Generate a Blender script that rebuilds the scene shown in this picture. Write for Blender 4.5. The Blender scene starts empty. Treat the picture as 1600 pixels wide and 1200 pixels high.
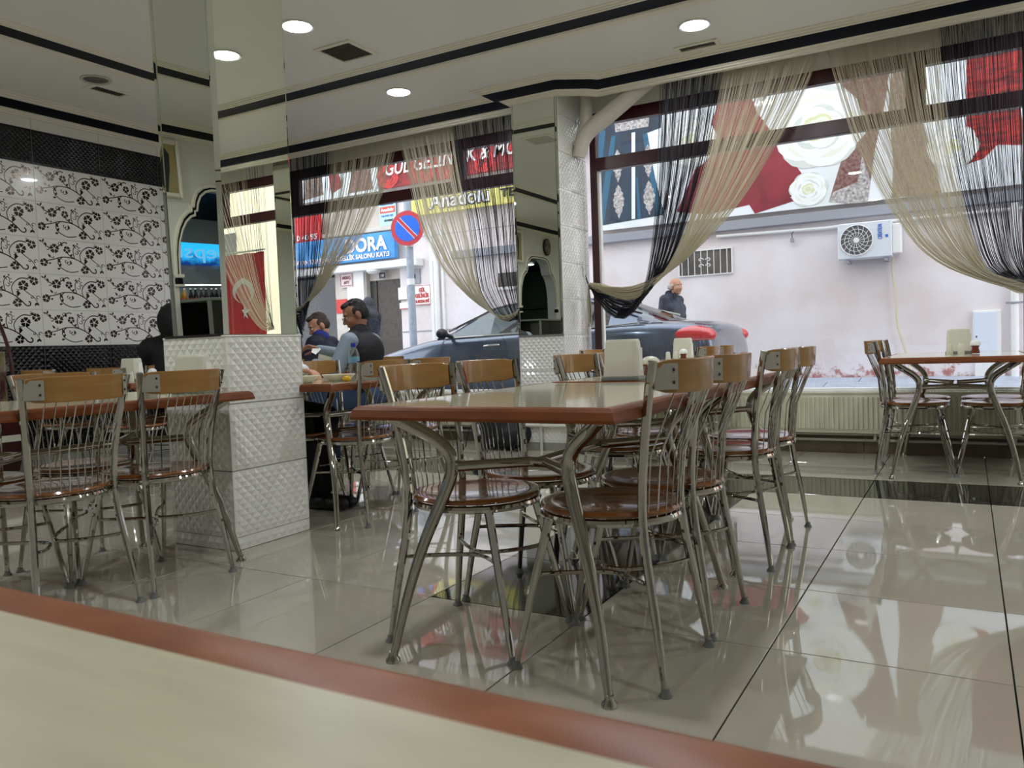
import bpy, bmesh, math, random
from math import sin, cos, pi, radians, sqrt, atan2
from mathutils import Vector, Matrix
random.seed(7)
S = bpy.context.scene
COL = S.collection
# ------------------------------------------------------------------ camera
YAW, PITCH, ROLL, FPX = 0.5203473, -0.0468854, -0.0357673, 1246.24
f_ = Vector((-sin(YAW)*cos(PITCH), cos(YAW)*cos(PITCH), sin(PITCH)))
r_ = Vector((cos(YAW), sin(YAW), 0)); u_ = r_.cross(f_)
r2 = r_*cos(ROLL)+u_*sin(ROLL); u2 = u_*cos(ROLL)-r_*sin(ROLL)
cam = bpy.data.cameras.new('camera'); co = bpy.data.objects.new('camera', cam); COL.objects.link(co)
mw = Matrix((r2, u2, -f_)).transposed().to_4x4(); mw.translation = Vector((2.90437, -1.72341, 0.897642)); co.matrix_world = mw
cam.sensor_width = 36; cam.lens = FPX/1600*36; cam.clip_start = 0.02
cam.dof.use_dof = True; cam.dof.focus_distance = 4.6; cam.dof.aperture_fstop = 13
S.camera = co
# ------------------------------------------------------------------ world, exposure
w = bpy.data.worlds.new('sky'); S.world = w; w.use_nodes = True
wn = w.node_tree.nodes; wl = w.node_tree.links
bg = wn['Background']; tc = wn.new('ShaderNodeTexCoord'); nz = wn.new('ShaderNodeTexNoise'); nz.inputs['Scale'].default_value = 1.5
rp = wn.new('ShaderNodeValToRGB'); rp.color_ramp.elements[0].color = (.80, .85, .95, 1); rp.color_ramp.elements[1].color = (.98, .98, 1, 1)
wl.new(tc.outputs['Generated'], nz.inputs['Vector']); wl.new(nz.outputs['Fac'], rp.inputs['Fac']); wl.new(rp.outputs['Color'], bg.inputs['Color'])
bg.inputs['Strength'].default_value = 2.8
S.view_settings.view_transform = 'Standard'; S.view_settings.look = 'None'; S.view_settings.exposure = 0.1; S.view_settings.gamma = 1; S.view_settings.use_curve_mapping = False
S.cycles.max_bounces = 10; S.cycles.glossy_bounces = 6; S.cycles.transparent_max_bounces = 32; S.cycles.diffuse_bounces = 5; S.cycles.sample_clamp_indirect = 8
LAMP = 215.0      # radiance of the ceiling lamps' lenses

# ------------------------------------------------------------------ helpers
def lin(c):
    return tuple(((x/255)/12.92 if x/255 <= .04045 else ((x/255+.055)/1.055)**2.4) for x in c)
def mat(name, rgb, rough=.5, metal=0, var=None, scale=8, bump=0, bscale=60, coat=0, emit=0, stretch=None, spec=None, trans=0, ior=None):
    m = bpy.data.materials.new(name); m.use_nodes = True; nt = m.node_tree; n = nt.nodes; l = nt.links
    b = n['Principled BSDF']; c = lin(rgb)+(1,)
    b.inputs['Base Color'].default_value = c; b.inputs['Roughness'].default_value = rough; b.inputs['Metallic'].default_value = metal
    if coat: b.inputs['Coat Weight'].default_value = coat; b.inputs['Coat Roughness'].default_value = .03
    if spec is not None: b.inputs['Specular IOR Level'].default_value = spec
    if trans: b.inputs['Transmission Weight'].default_value = trans
    if ior: b.inputs['IOR'].default_value = ior
    if emit: b.inputs['Emission Color'].default_value = c; b.inputs['Emission Strength'].default_value = emit
    if var or bump:
        t = n.new('ShaderNodeTexCoord'); mp = n.new('ShaderNodeMapping'); l.new(t.outputs['Object'], mp.inputs['Vector'])
        if stretch: mp.inputs['Scale'].default_value = stretch
        if var:
            z = n.new('ShaderNodeTexNoise'); z.inputs['Scale'].default_value = scale; z.inputs['Detail'].default_value = 5
            r = n.new('ShaderNodeValToRGB'); r.color_ramp.elements[0].position = .35; r.color_ramp.elements[1].position = .68
            r.color_ramp.elements[0].color = c; r.color_ramp.elements[1].color = lin(var)+(1,)
            l.new(mp.outputs[0], z.inputs['Vector']); l.new(z.outputs['Fac'], r.inputs['Fac']); l.new(r.outputs['Color'], b.inputs['Base Color'])
        if bump:
            z2 = n.new('ShaderNodeTexNoise'); z2.inputs['Scale'].default_value = bscale; bu = n.new('ShaderNodeBump')
            bu.inputs['Strength'].default_value = bump; bu.inputs['Distance'].default_value = .01
            l.new(mp.outputs[0], z2.inputs['Vector']); l.new(z2.outputs['Fac'], bu.inputs['Height']); l.new(bu.outputs[0], b.inputs['Normal'])
    return m
def glassy(name, tint=(1, 1, 1), gloss=.0, rough=.0):
    """thin pane: clear with Fresnel reflection"""
    m = bpy.data.materials.new(name); m.use_nodes = True; nt = m.node_tree; n = nt.nodes; l = nt.links
    n.remove(n['Principled BSDF']); o = n['Material Output']
    tr = n.new('ShaderNodeBsdfTransparent'); tr.inputs[0].default_value = tuple(tint)+(1,)
    gl = n.new('ShaderNodeBsdfGlossy'); gl.inputs['Roughness'].default_value = rough
    lw = n.new('ShaderNodeLayerWeight'); lw.inputs['Blend'].default_value = .5; fr = n.new('ShaderNodeMath'); fr.operation = 'POWER'; fr.inputs[1].default_value = 5; l.new(lw.outputs['Facing'], fr.inputs[0]); sc = n.new('ShaderNodeMath'); sc.operation = 'MULTIPLY'; sc.inputs[1].default_value = .7; l.new(fr.outputs[0], sc.inputs[0]); fr = sc
    ad = n.new('ShaderNodeMath'); ad.operation = 'ADD'; ad.inputs[1].default_value = gloss+.02; ad.use_clamp = True
    mx = n.new('ShaderNodeMixShader')
    l.new(fr.outputs[0], ad.inputs[0]); l.new(ad.outputs[0], mx.inputs[0]); l.new(tr.outputs[0], mx.inputs[1]); l.new(gl.outputs[0], mx.inputs[2]); l.new(mx.outputs[0], o.inputs[0])
    return m

class MB:
    def __init__(s): s.v = []; s.f = []; s.M = None
    def add(s, vs, fs):
        k = len(s.v); s.v += [tuple(x) for x in vs]; s.f += [tuple(i+k for i in q) for q in fs]; return s
    def box(s, x0, x1, y0, y1, z0, z1):
        v = [(x, y, z) for z in (z0, z1) for y in (y0, y1) for x in (x0, x1)]
        return s.add(v, [(0, 2, 3, 1), (4, 5, 7, 6), (0, 1, 5, 4), (2, 6, 7, 3), (0, 4, 6, 2), (1, 3, 7, 5)])
    def tube(s, pts, r, n=8, flat=1.0, closed=False):
        pts = [Vector(p) for p in pts]; N = len(pts)
        rr = r if isinstance(r, (list, tuple)) else [r]*N
        base = len(s.v); up = None
        for i, p in enumerate(pts):
            a = pts[i-1] if (i or closed) else pts[0]; b = pts[(i+1) % N] if (i < N-1 or closed) else pts[-1]
            t = (b-a).normalized()
            if up is None:
                up = Vector((0, 0, 1)) if abs(t.z) < .9 else Vector((1, 0, 0))
            up = (up-t*up.dot(t)).normalized(); sd = t.cross(up)
            for k in range(n):
                an = 2*pi*k/n; q = p+(up*cos(an)*flat+sd*sin(an))*rr[i]; s.v.append(tuple(q))
        for i in range(N-1 if not closed else N):
            j = (i+1) % N
            for k in range(n):
                k2 = (k+1) % n
                s.f.append((base+i*n+k, base+i*n+k2, base+j*n+k2, base+j*n+k))
        if not closed:
            s.f.append(tuple(base+k for k in range(n))[::-1]); s.f.append(tuple(base+(N-1)*n+k for k in range(n)))
        return s
    def lathe(s, prof, n=24, c=(0, 0, 0), sx=1, sy=1):
        base = len(s.v); rows = []
        for (r, z) in prof:
            if r < 1e-6: rows.append([len(s.v)]); s.v.append((c[0], c[1], c[2]+z))
            else:
                rows.append(list(range(len(s.v), len(s.v)+n)))
                s.v += [(c[0]+r*cos(2*pi*k/n)*sx, c[1]+r*sin(2*pi*k/n)*sy, c[2]+z) for k in range(n)]
        for a, b in zip(rows, rows[1:]):
            for k in range(n):
                k2 = (k+1) % n
                q = [a[k % len(a)], a[k2 % len(a)], b[k2 % len(b)], b[k % len(b)]]
                u = []; [u.append(x) for x in q if x not in u]
                if len(u) > 2: s.f.append(tuple(u))
        return s
    def prism(s, pts, a0, a1, axis='y'):
        """2-D outline extruded along an axis. axis y: pts=(x,z); axis z: pts=(x,y); axis x: pts=(y,z)"""
        def P(p, a): return (p[0], a, p[1]) if axis == 'y' else ((p[0], p[1], a) if axis == 'z' else (a, p[0], p[1]))
        n = len(pts); k = len(s.v)
        s.v += [P(p, a0) for p in pts]+[P(p, a1) for p in pts]
        s.f += [tuple(k+i for i in range(n)), tuple(k+n+i for i in range(n))[::-1]]
        s.f += [(k+i, k+n+i, k+n+(i+1) % n, k+(i+1) % n) for i in range(n)]
        return s
    def ell(s, c, r, nu=14, nv=10, M=None):
        base = len(s.v); rows = []
        for j in range(nv+1):
            ph = pi*j/nv
            ring = [(0, 0, cos(ph))] if j in (0, nv) else [(sin(ph)*cos(2*pi*k/nu), sin(ph)*sin(2*pi*k/nu), cos(ph)) for k in range(nu)]
            idx = []
            for q in ring:
                p = Vector((q[0]*r[0], q[1]*r[1], q[2]*r[2])); p = (M @ p) if M is not None else p
                idx.append(len(s.v)); s.v.append((p.x+c[0], p.y+c[1], p.z+c[2]))
            rows.append(idx)
        for a, b in zip(rows, rows[1:]):
            for k in range(nu):
                k2 = (k+1) % nu; q = [a[k % len(a)], b[k % len(b)], b[k2 % len(b)], a[k2 % len(a)]]
                u = []; [u.append(x) for x in q if x not in u]
                if len(u) > 2: s.f.append(tuple(u))
        return s
    def cap(s, p0, r0, p1, r1, n=12):
        p0 = Vector(p0); p1 = Vector(p1); d = p1-p0; L = max(d.length, 1e-5); pts = []; rr = []
        dn = d/L
        for a in (-80, -50, -20): pts.append(p0+dn*r0*sin(radians(a))); rr.append(r0*cos(radians(a)))
        for a in (20, 50, 80): pts.append(p1+dn*r1*sin(radians(a))); rr.append(r1*cos(radians(a)))
        if L < (r0+r1)*.3: pts = [pts[0], pts[1], pts[4], pts[5]]; rr = [rr[0], rr[1], rr[4], rr[5]]
        return s.tube(pts, rr, n)
    def build(s, name, m, parent=None, smooth=False, bevel=0, seg=1, loc=None, rot=None, recalc=True):
        me = bpy.data.meshes.new(name); me.from_pydata(s.v, [], s.f)
        if recalc or bevel:
            bm = bmesh.new(); bm.from_mesh(me); bmesh.ops.recalc_face_normals(bm, faces=bm.faces)
            if bevel:
                es = [e for e in bm.edges if len(e.link_faces) == 2 and e.calc_face_angle(0) > .5]
                bmesh.ops.bevel(bm, geom=es, offset=bevel, segments=seg, affect='EDGES', profile=.5)
            bm.to_mesh(me); bm.free()
        if m: me.materials.append(m)
        if smooth:
            me.polygons.foreach_set('use_smooth', [True]*len(me.polygons))
            try: me.set_sharp_from_angle(angle=radians(38))
            except Exception: pass
        o = bpy.data.objects.new(name, me); COL.objects.link(o)
        if parent is not None: o.parent = parent
        if loc: o.location = loc
        if rot: o.rotation_euler = rot
        return o
def B(name, m, parent, *b, **k):
    return MB().box(*b).build(name, m, parent, **k)
def spl(P, n=6):
    P = [Vector(p) for p in P]; out = []
    for i in range(len(P)-1):
        a = P[max(i-1, 0)]; b = P[i]; c = P[i+1]; d = P[min(i+2, len(P)-1)]
        for k in range(n):
            t = k/n; out.append(.5*((2*b)+(c-a)*t+(2*a-5*b+4*c-d)*t*t+(3*b-a-3*c+d)*t**3))
    out.append(P[-1]); return out
def tag(o, label=None, cat=None, group=None, kind=None):
    if label: o['label'] = label
    if cat: o['category'] = cat
    if group: o['group'] = group
    if kind: o['kind'] = kind
    return o
def thing(name, label, cat, loc=(0, 0, 0), rz=0, group=None, kind=None):
    o = bpy.data.objects.new(name, None); COL.objects.link(o); o.location = loc; o.rotation_euler = (0, 0, rz)
    o.empty_display_size = .1
    if kind == 'structure': o['kind'] = 'structure'; return o
    return tag(o, label, cat, group)
def copy_tree(o, parent=None):
    c = o.copy(); COL.objects.link(c)
    if parent is not None: c.parent = parent
    for ch in list(o.children): copy_tree(ch, c)
    return c
def inst(name, me, parent, loc, rot=(0, 0, 0)):
    o = bpy.data.objects.new(name, me); COL.objects.link(o); o.parent = parent; o.location = loc; o.rotation_euler = rot; return o
def text(name, body, size, m, parent, loc, rot=(pi/2, 0, 0), width=None, shear=0, bold=0, ext=.004, align='LEFT', space=1.0):
    cu = bpy.data.curves.new(name, 'FONT'); cu.body = body; cu.size = size; cu.shear = shear; cu.offset = bold; cu.extrude = ext; cu.align_x = align; cu.space_character = space; cu.space_line = .85; cu.resolution_u = 3
    t = bpy.data.objects.new(name, cu); COL.objects.link(t); bpy.context.view_layer.update()
    me = bpy.data.meshes.new_from_object(t.evaluated_get(bpy.context.evaluated_depsgraph_get()))
    bpy.data.objects.remove(t); bpy.data.curves.remove(cu)
    if width:
        xs = [v.co.x for v in me.vertices]
        if xs:
            w0 = max(xs)-min(xs); k = width/w0
            for v in me.vertices: v.co.x *= k
    me.materials.clear(); me.materials.append(m)
    o = bpy.data.objects.new(name, me); COL.objects.link(o); o.parent = parent; o.location = loc; o.rotation_euler = rot
    return o
def remesh(name, mb, m, parent, voxel, smooth=2, push=None):
    me = bpy.data.meshes.new(name); me.from_pydata(mb.v, [], mb.f)
    bm = bmesh.new(); bm.from_mesh(me); bmesh.ops.recalc_face_normals(bm, faces=bm.faces); bm.to_mesh(me); bm.free()
    t = bpy.data.objects.new(name, me); COL.objects.link(t)
    md = t.modifiers.new('r', 'REMESH'); md.mode = 'VOXEL'; md.voxel_size = voxel; md.use_smooth_shade = True
    if smooth: ms = t.modifiers.new('s', 'SMOOTH'); ms.factor = .5; ms.iterations = smooth
    bpy.context.view_layer.update()
    nm = bpy.data.meshes.new_from_object(t.evaluated_get(bpy.context.evaluated_depsgraph_get()))
    bpy.data.objects.remove(t); bpy.data.meshes.remove(me)
    nm.materials.clear(); nm.materials.append(m)
    if push: push(nm)
    nm.polygons.foreach_set('use_smooth', [True]*len(nm.polygons))
    o = bpy.data.objects.new(name, nm); COL.objects.link(o); o.parent = parent; return o

# ------------------------------------------------------------------ materials
m_floor = mat('floor_porcelain', (168, 163, 147), .035, var=(176, 171, 155), scale=1.2, coat=.4)
m_floorblk = mat('floor_black_porcelain', (22, 22, 24), .06, coat=.3)
m_grout = mat('floor_joint', (9, 8, 7), .9, spec=.1)
m_ceil = mat('ceiling_paint', (242, 240, 234), .4)
m_mould = mat('cornice_white', (240, 234, 218), .5)
m_strip = mat('cornice_dark', (7, 12, 22), .5, spec=.15)
m_tilew = mat('white_glazed_tile', (232, 232, 226), .12, coat=.8)
m_tilej = mat('tile_joint', (150, 150, 142), .8)
m_tileb = mat('black_glazed_tile', (5, 5, 6), .22, coat=.25, spec=.35)
m_deco = mat('decorated_wall_tile', (236, 234, 228), .2, coat=.3)
m_foil = mat('foil_print', (70, 64, 58), .16, 1)
m_mirror = mat('mirror_glass', (236, 241, 230), .004, 1)
def wavy(m, scale, st):
    n = m.node_tree.nodes; l = m.node_tree.links; t = n.new('ShaderNodeTexCoord'); z = n.new('ShaderNodeTexNoise'); z.inputs['Scale'].default_value = scale; z.inputs['Detail'].default_value = 0
    bu = n.new('ShaderNodeBump'); bu.inputs['Strength'].default_value = st; bu.inputs['Distance'].default_value = .02
    l.new(t.outputs['Object'], z.inputs['Vector']); l.new(z.outputs['Fac'], bu.inputs['Height']); l.new(bu.outputs[0], n['Principled BSDF'].inputs['Normal'])
wavy(m_mirror, 1.6, .028)
m_chrome = mat('chrome', (188, 186, 180), .045, 1)
m_chromed = mat('chrome_table', (180, 177, 168), .06, 1)
m_wood = mat('chair_beech', (148, 108, 54), .26, var=(162, 120, 64), scale=6, stretch=(1, 1, 9), coat=.5)
m_seat = mat('seat_lacquer', (122, 70, 27), .16, var=(138, 82, 34), scale=5, stretch=(1, 6, 1), coat=.7)
m_edge = mat('table_cherry', (108, 58, 26), .36, var=(124, 70, 34), scale=7, stretch=(1, 1, 4), spec=.22)
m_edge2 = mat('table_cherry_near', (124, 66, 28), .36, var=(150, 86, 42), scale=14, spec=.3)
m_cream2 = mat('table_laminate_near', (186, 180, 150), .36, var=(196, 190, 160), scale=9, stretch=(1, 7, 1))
m_cream = mat('table_laminate', (196, 190, 162), .09, var=(206, 200, 172), scale=9, stretch=(1, 7, 1), coat=.2)
m_rub = mat('grey_rubber', (118, 120, 116), .5)
m_brk = mat('bracket_nickel', (176, 172, 160), .4, .3)
m_dark = mat('dark_screw', (30, 26, 22), .4)
m_holder = mat('cream_plastic', (214, 212, 194), .3, coat=.2)
m_holdbase = mat('grey_plastic', (120, 126, 118), .4)
m_paper = mat('paper_napkin', (238, 238, 234), .9)
m_spice = mat('chilli_flakes', (104, 34, 18), .5, var=(140, 60, 34), scale=90)
m_clear = glassy('clear_plastic', (.95, .97, .97))
m_glass = glassy('window_glass', (.97, .985, .98), .02)
m_maroon = mat('maroon_aluminium', (58, 14, 20), .3)
m_rad = mat('radiator_enamel', (214, 214, 190), .35)
m_skirt = mat('skirting_stone', (96, 84, 68), .4, var=(110, 98, 80))
m_pipe = mat('painted_pipe', (206, 204, 192), .45, bump=.15)
m_black = mat('black_cloth', (14, 14, 17), .85)
m_vent = mat('vent_grey', (200, 198, 184), .5)
m_sc = mat('cream_string', (238, 234, 214), .7)
for m__, tw in ((m_sc, .62),):
    n__ = m__.node_tree.nodes; tr__ = n__.new('ShaderNodeBsdfTranslucent'); tr__.inputs[0].default_value = lin((230, 224, 208))+(1,); mx__ = n__.new('ShaderNodeMixShader'); mx__.inputs[0].default_value = tw
    m__.node_tree.links.new(n__['Principled BSDF'].outputs[0], mx__.inputs[1]); m__.node_tree.links.new(tr__.outputs[0], mx__.inputs[2]); m__.node_tree.links.new(mx__.outputs[0], n__['Material Output'].inputs[0])
m_sd = mat('black_string', (12, 14, 26), .6)
m_wallp = mat('plain_wall', (226, 225, 218), .5)
m_white = mat('white_paint', (232, 232, 230), .5)
m_lens = mat('lamp_lens', (246, 250, 255), .4, emit=LAMP)
m_lensoff = mat('lamp_lens_off', (90, 88, 80), .3)

# ------------------------------------------------------------------ floor
fl = thing('floor', '', '', kind='structure')
B('floor_bed', m_grout, fl, -6.6, 7, -7, 4.82, -.08, -.0045)
tm = MB().box(-.298, .298, -.298, .298, -.012, 0).build('floor_tile', m_floor, fl, bevel=.0012)
tk = MB().box(-.298, .298, -.298, .298, -.012, 0).build('floor_tile', m_floorblk, fl, bevel=.0012)
first = {0: tm, 1: tk}; rest = MB()
for i in range(-7, 12):
    for j in range(-11, 8):
        blk = 1 if (j == 5 or (i == 2 and 1 <= j < 5)) else 0
        cx, cy = .6*i+.3, .6*j+.3
        if j < -2 or i < -7 or i > 7:
            if i > -12: rest.box(cx-.2985, cx+.2985, cy-.2985, cy+.2985, -.012, 0)
            continue
        if first[blk] is not None and first[blk].location.length == 0 and not first[blk].get('u'):
            first[blk].location = (cx, cy, 0); first[blk]['u'] = 1
        else: inst('floor_tile', first[blk].data, fl, (cx, cy, 0))
for k in first: del first[k]['u']
for i in range(-11, -7):
    for j in range(-11, 2): rest.box(.6*i+.0015, .6*i+.5985, .6*j+.0015, .6*j+.5985, -.012, 0)
rest.build('floor_tiles_behind', m_floor, fl)['kind'] = 'stuff'

# ------------------------------------------------------------------ ceiling
H = 3.05
ce = thing('ceiling', '', '', kind='structure')
B('ceiling_slab', m_ceil, ce, -6.6, 7, -7, 4.49, H, H+.3)
B('ceiling_slab', m_ceil, ce, -6.6, 7, 4.49, 4.95, 3.16, H+.3)
def sweep(path, prof, closed=False):
    """prof: (p, z) p measured to the left of the path direction"""
    n = len(path); mb = MB(); rows = []
    for i, p in enumerate(path):
        p = Vector(p); a = Vector(path[i-1]) if (i or closed) else None; b = Vector(path[(i+1) % n]) if (i < n-1 or closed) else None
        d1 = (p-a).normalized() if a is not None else (b-p).normalized(); d2 = (b-p).normalized() if b is not None else d1
        n1 = Vector((-d1.y, d1.x)); n2 = Vector((-d2.y, d2.x)); nn = (n1+n2).normalized(); k = 1/max(nn.dot(n1), .3)
        rows.append([(p.x+nn.x*k*q, p.y+nn.y*k*q, z) for q, z in prof])
    m = len(prof); base = 0
    for r in rows: mb.v += r
    for i in range(n if closed else n-1):
        j = (i+1) % n
        for k in range(m):
            k2 = (k+1) % m; mb.f.append((i*m+k, j*m+k, j*m+k2, i*m+k2))
    if not closed: mb.f += [tuple(range(m)), tuple(range((n-1)*m, n*m))[::-1]]
    return mb
# wall cornice: path runs with the room on its left
def cornice(k, path, closed=False):
    t = thing('trim_%d' % k, '', '', kind='structure')
    sweep(path, [(-.03, 2.945), (.012, 2.945), (.014, 2.955), (.035, 2.957), (.037, 2.968), (.062, 2.974), (.062, 3.0), (-.03, 3.0)], closed).build('cornice_bead', m_mould, t)
    sweep(path, [(.058, 2.974), (.10, 2.983), (.172, 3.018), (.172, 3.03), (.058, 3.03)], closed).build('cornice_band', m_strip, t, smooth=True)
    sweep(path, [(.168, 3.016), (.186, 3.018), (.188, 3.028), (.212, 3.031), (.214, 3.04), (.24, 3.043), (.24, 3.056), (.168, 3.056)], closed).build('cornice_cap', m_mould, t)
cornice(1, [(6.9, 4.49), (.26, 4.49), (.18, 4.40), (-.005, 4.28), (-.47, 4.28), (-.47, 4.49), (-3.7, 4.49)])
cornice(2, [(-3.885, 4.6), (-3.885, -6.9)])
cornice(3, [(-3.9, -6.45), (6.9, -6.45), (6.9, 4.6)])
t = thing('trim_4', '', '', kind='structure')
rect = [(-2.45, -5.2), (5.2, -5.2), (5.2, 3.25), (-2.45, 3.25)]
zc = H
for nm, mm, pf in (('band_dark', m_strip, [(-.080, zc-.012), (.090, zc-.012), (.090, zc+.01), (-.080, zc+.01)]),
                   ('band_moulding', m_mould, [(.085, zc+.01), (.085, zc-.014), (.092, zc-.02), (.11, zc-.02), (.112, zc-.014), (.132, zc-.013), (.134, zc-.007), (.155, zc-.005), (.155, zc+.01)]),
                   ('band_moulding', m_mould, [(-.075, zc+.01), (-.075, zc-.014), (-.085, zc-.024), (-.12, zc-.024), (-.122, zc-.016), (-.155, zc-.015), (-.157, zc-.008), (-.20, zc-.006), (-.20, zc+.01)])):
    sweep(rect, pf, True).build(nm, mm, t)
# ------------------------------------------------------------------ embossed tile maker (local: x wide, z tall, faces -Y)
def emboss_mesh(name, w_, h_, nx, h, m):
    a = w_/nx/2; nz_ = max(2, 2*round(h_/(2*a))); b = h_/nz_; nx2 = 2*nx; mb = MB(); idx = {}
    g = .0015
    for i in range(nx2+1):
        for j in range(nz_+1):
            e = i in (0, nx2) or j in (0, nz_)
            y = -.004-(h if (i % 2 == 0 and j % 2 == 0 and not e) or (i % 2 == 1 and j % 2 == 1 and not e) else 0)
            x = min(max(i*a-w_/2, -w_/2+g), w_/2-g); z = min(max(j*b-h_/2, -h_/2+g), h_/2-g)
            idx[i, j] = len(mb.v); mb.v.append((x, y, z))
    for i in range(nx2):
        for j in range(nz_):
            q = (idx[i, j], idx[i+1, j], idx[i+1, j+1], idx[i, j+1])
            if (i+j) % 2 == 0: mb.f += [(q[0], q[1], q[3]), (q[1], q[2], q[3])]     # ridge valleys run between odd nodes
            else: mb.f += [(q[0], q[1], q[2]), (q[0], q[2], q[3])]
    k = len(mb.v); x0, x1, z0, z1 = -w_/2+g, w_/2-g, -h_/2+g, h_/2-g
    mb.v += [(x0, 0, z0), (x1, 0, z0), (x1, 0, z1), (x0, 0, z1), (x0, -.004, z0), (x1, -.004, z0), (x1, -.004, z1), (x0, -.004, z1)]
    mb.f += [(k, k+1, k+5, k+4), (k+1, k+2, k+6, k+5), (k+2, k+3, k+7, k+6), (k+3, k, k+4, k+7)]
    me = bpy.data.meshes.new(name); me.from_pydata(mb.v, [], mb.f); me.materials.append(m)
    bm = bmesh.new(); bm.from_mesh(me); bmesh.ops.recalc_face_normals(bm, faces=bm.faces)
    ff = max(bm.faces, key=lambda q: q.calc_area())
    bm.to_mesh(me); bm.free()
    return me
# ------------------------------------------------------------------ free standing column
cl = thing('column', '', '', kind='structure')
B('column_core', m_tilej, cl, -.455, -.03, .79, 1.255, 0, .985, bevel=.002)
B('column_core', m_white, cl, -.43, -.045, .84, 1.245, .985, H)
e44 = emboss_mesh('wall_tile', .436, .308, 9, .0045, m_tilew); e46 = emboss_mesh('wall_tile', .466, .308, 9, .0045, m_tilew)
e44s = emboss_mesh('wall_tile', .436, .06, 9, .004, m_tilew); e46s = emboss_mesh('wall_tile', .466, .06, 9, .004, m_tilew)
for i, zc_ in enumerate((.031, .215, .525, .835)):
    a, b = (e44s, e46s) if i == 0 else (e44, e46)
    inst('wall_tile', a, cl, (-.2425, .79, zc_)); inst('wall_tile', b, cl, (-.03, 1.0225, zc_), (0, 0, pi/2))
    inst('wall_tile', a, cl, (-.2425, 1.255, zc_), (0, 0, pi)); inst('wall_tile', b, cl, (-.455, 1.0225, zc_), (0, 0, -pi/2))
B('column_ledge', m_tilew, cl, -.462, -.022, .782, 1.263, .987, .997, bevel=.003)
# mirrors
MB().box(-.418, -.058, -.004, .0, 0, 2.05).build('mirror_panel', m_mirror, cl, loc=(0, .832, 1.0), rot=(radians(1.25), 0, 0))
m_bev = mat('mirror_bevel', (224, 230, 220), .02, 1); wavy(m_bev, 5, .3)
for x in (-.434, -.058): MB().prism([(.838, 1.0), (.824, 1.0), (.78, H), (.838, H)], x, x+.018, 'x').build('mirror_bevel', m_bev, cl)
MB().box(0, .004, .815, 1.238, 1.0, H).build('mirror_panel', m_mirror, cl, loc=(-.036, 0, 0))
MB().prism([(-.041, .79), (-.033, .815), (-.041, .815)], 1.0, H, 'z').build('mirror_bevel', m_bev, cl)
MB().prism([(-.033, 1.238), (-.044, 1.256), (-.048, 1.238)], 1.0, H, 'z').build('mirror_bevel', m_bev, cl)
MB().box(-.434, -.430, .85, 1.235, 1.0, H).build('mirror_panel', m_mirror, cl)
MB().box(-.42, -.065, 1.245, 1.249, 1.0, H).build('mirror_panel', m_mirror, cl)
B('mirror_sill', m_dark, cl, -.44, -.05, .78, .81, .992, 1.004)
# ------------------------------------------------------------------ wall piers between the windows
def pier(x0, x1, y0=4.295, y1=4.86):
    t = thing('pier', '', '', kind='structure')
    w_ = x1-x0; d = y1-y0
    B('pier_core', m_tilej, t, x0+.005, x1-.005, y0+.005, y1, 0, 3.2)
    a = emboss_mesh('wall_tile', w_-.006, .305, round(w_/.048), .0045, m_tilew); b = emboss_mesh('wall_tile', d-.01, .305, max(3, round(d/.05)), .003, m_tilew)
    for i in range(10):
        z = .37+.305*(i-1)+.155
        if i < 3: inst('wall_tile', a, t, ((x0+x1)/2, y0+.005, z-.0))
        inst('wall_tile', b, t, (x1-.005, (y0+y1)/2, z), (0, 0, pi/2)); inst('wall_tile', b, t, (x0+.005, (y0+y1)/2, z), (0, 0, -pi/2))
    B('mirror_panel', m_mirror, t, x0+.022, x1-.024, y0-.004, y0, .99, 2.95)
    for xa in (x0+.004, x1-.022): B('mirror_bevel', m_bev, t, xa, xa+.016, y0-.003, y0+.001, .99, 2.95, bevel=.0015)
    B('pier_trim', m_holdbase, t, x0, x1, y0-.006, y0+.004, .975, .988)
    return t
pier(-.462, -.025); pier(3.31, 3.6, 4.66)
# ------------------------------------------------------------------ window wall
wf = thing('wall_front', '', '', kind='structure')
m_pw = mat('parapet_paint', (200, 198, 182), .6)
for (a, b) in ((-3.9, -.455), (-.03, 3.32), (3.59, 7)):
    B('parapet', m_pw, wf, a, b, 4.80, 4.98, 0, .47); B('window_sill', m_white, wf, a, b, 4.79, 5.02, .46, .478, bevel=.003)
    B('lintel', m_ceil, wf, a, b, 4.80, 4.98, 2.905, 3.3)
for i in range(6):
    for (a, b) in ((-3.85, -.48),):
        pass
xs = [-3.88+.6*i for i in range(6)]+[-.02+.56*i for i in range(6)]+[3.73+.6*i for i in range(5)]
wd = [.595]*5+[.57]+[.555]*5+[.5]+[.595]*5
for x, q in zip(xs, wd): B('skirting_tile', m_skirt, wf, x, x+q, 4.775, 4.802, 0, .125, bevel=.002)
B('outer_wall', m_wallp, wf, -3.9, 7, 4.86, 5.15, 3.3, 6.5)
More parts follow.
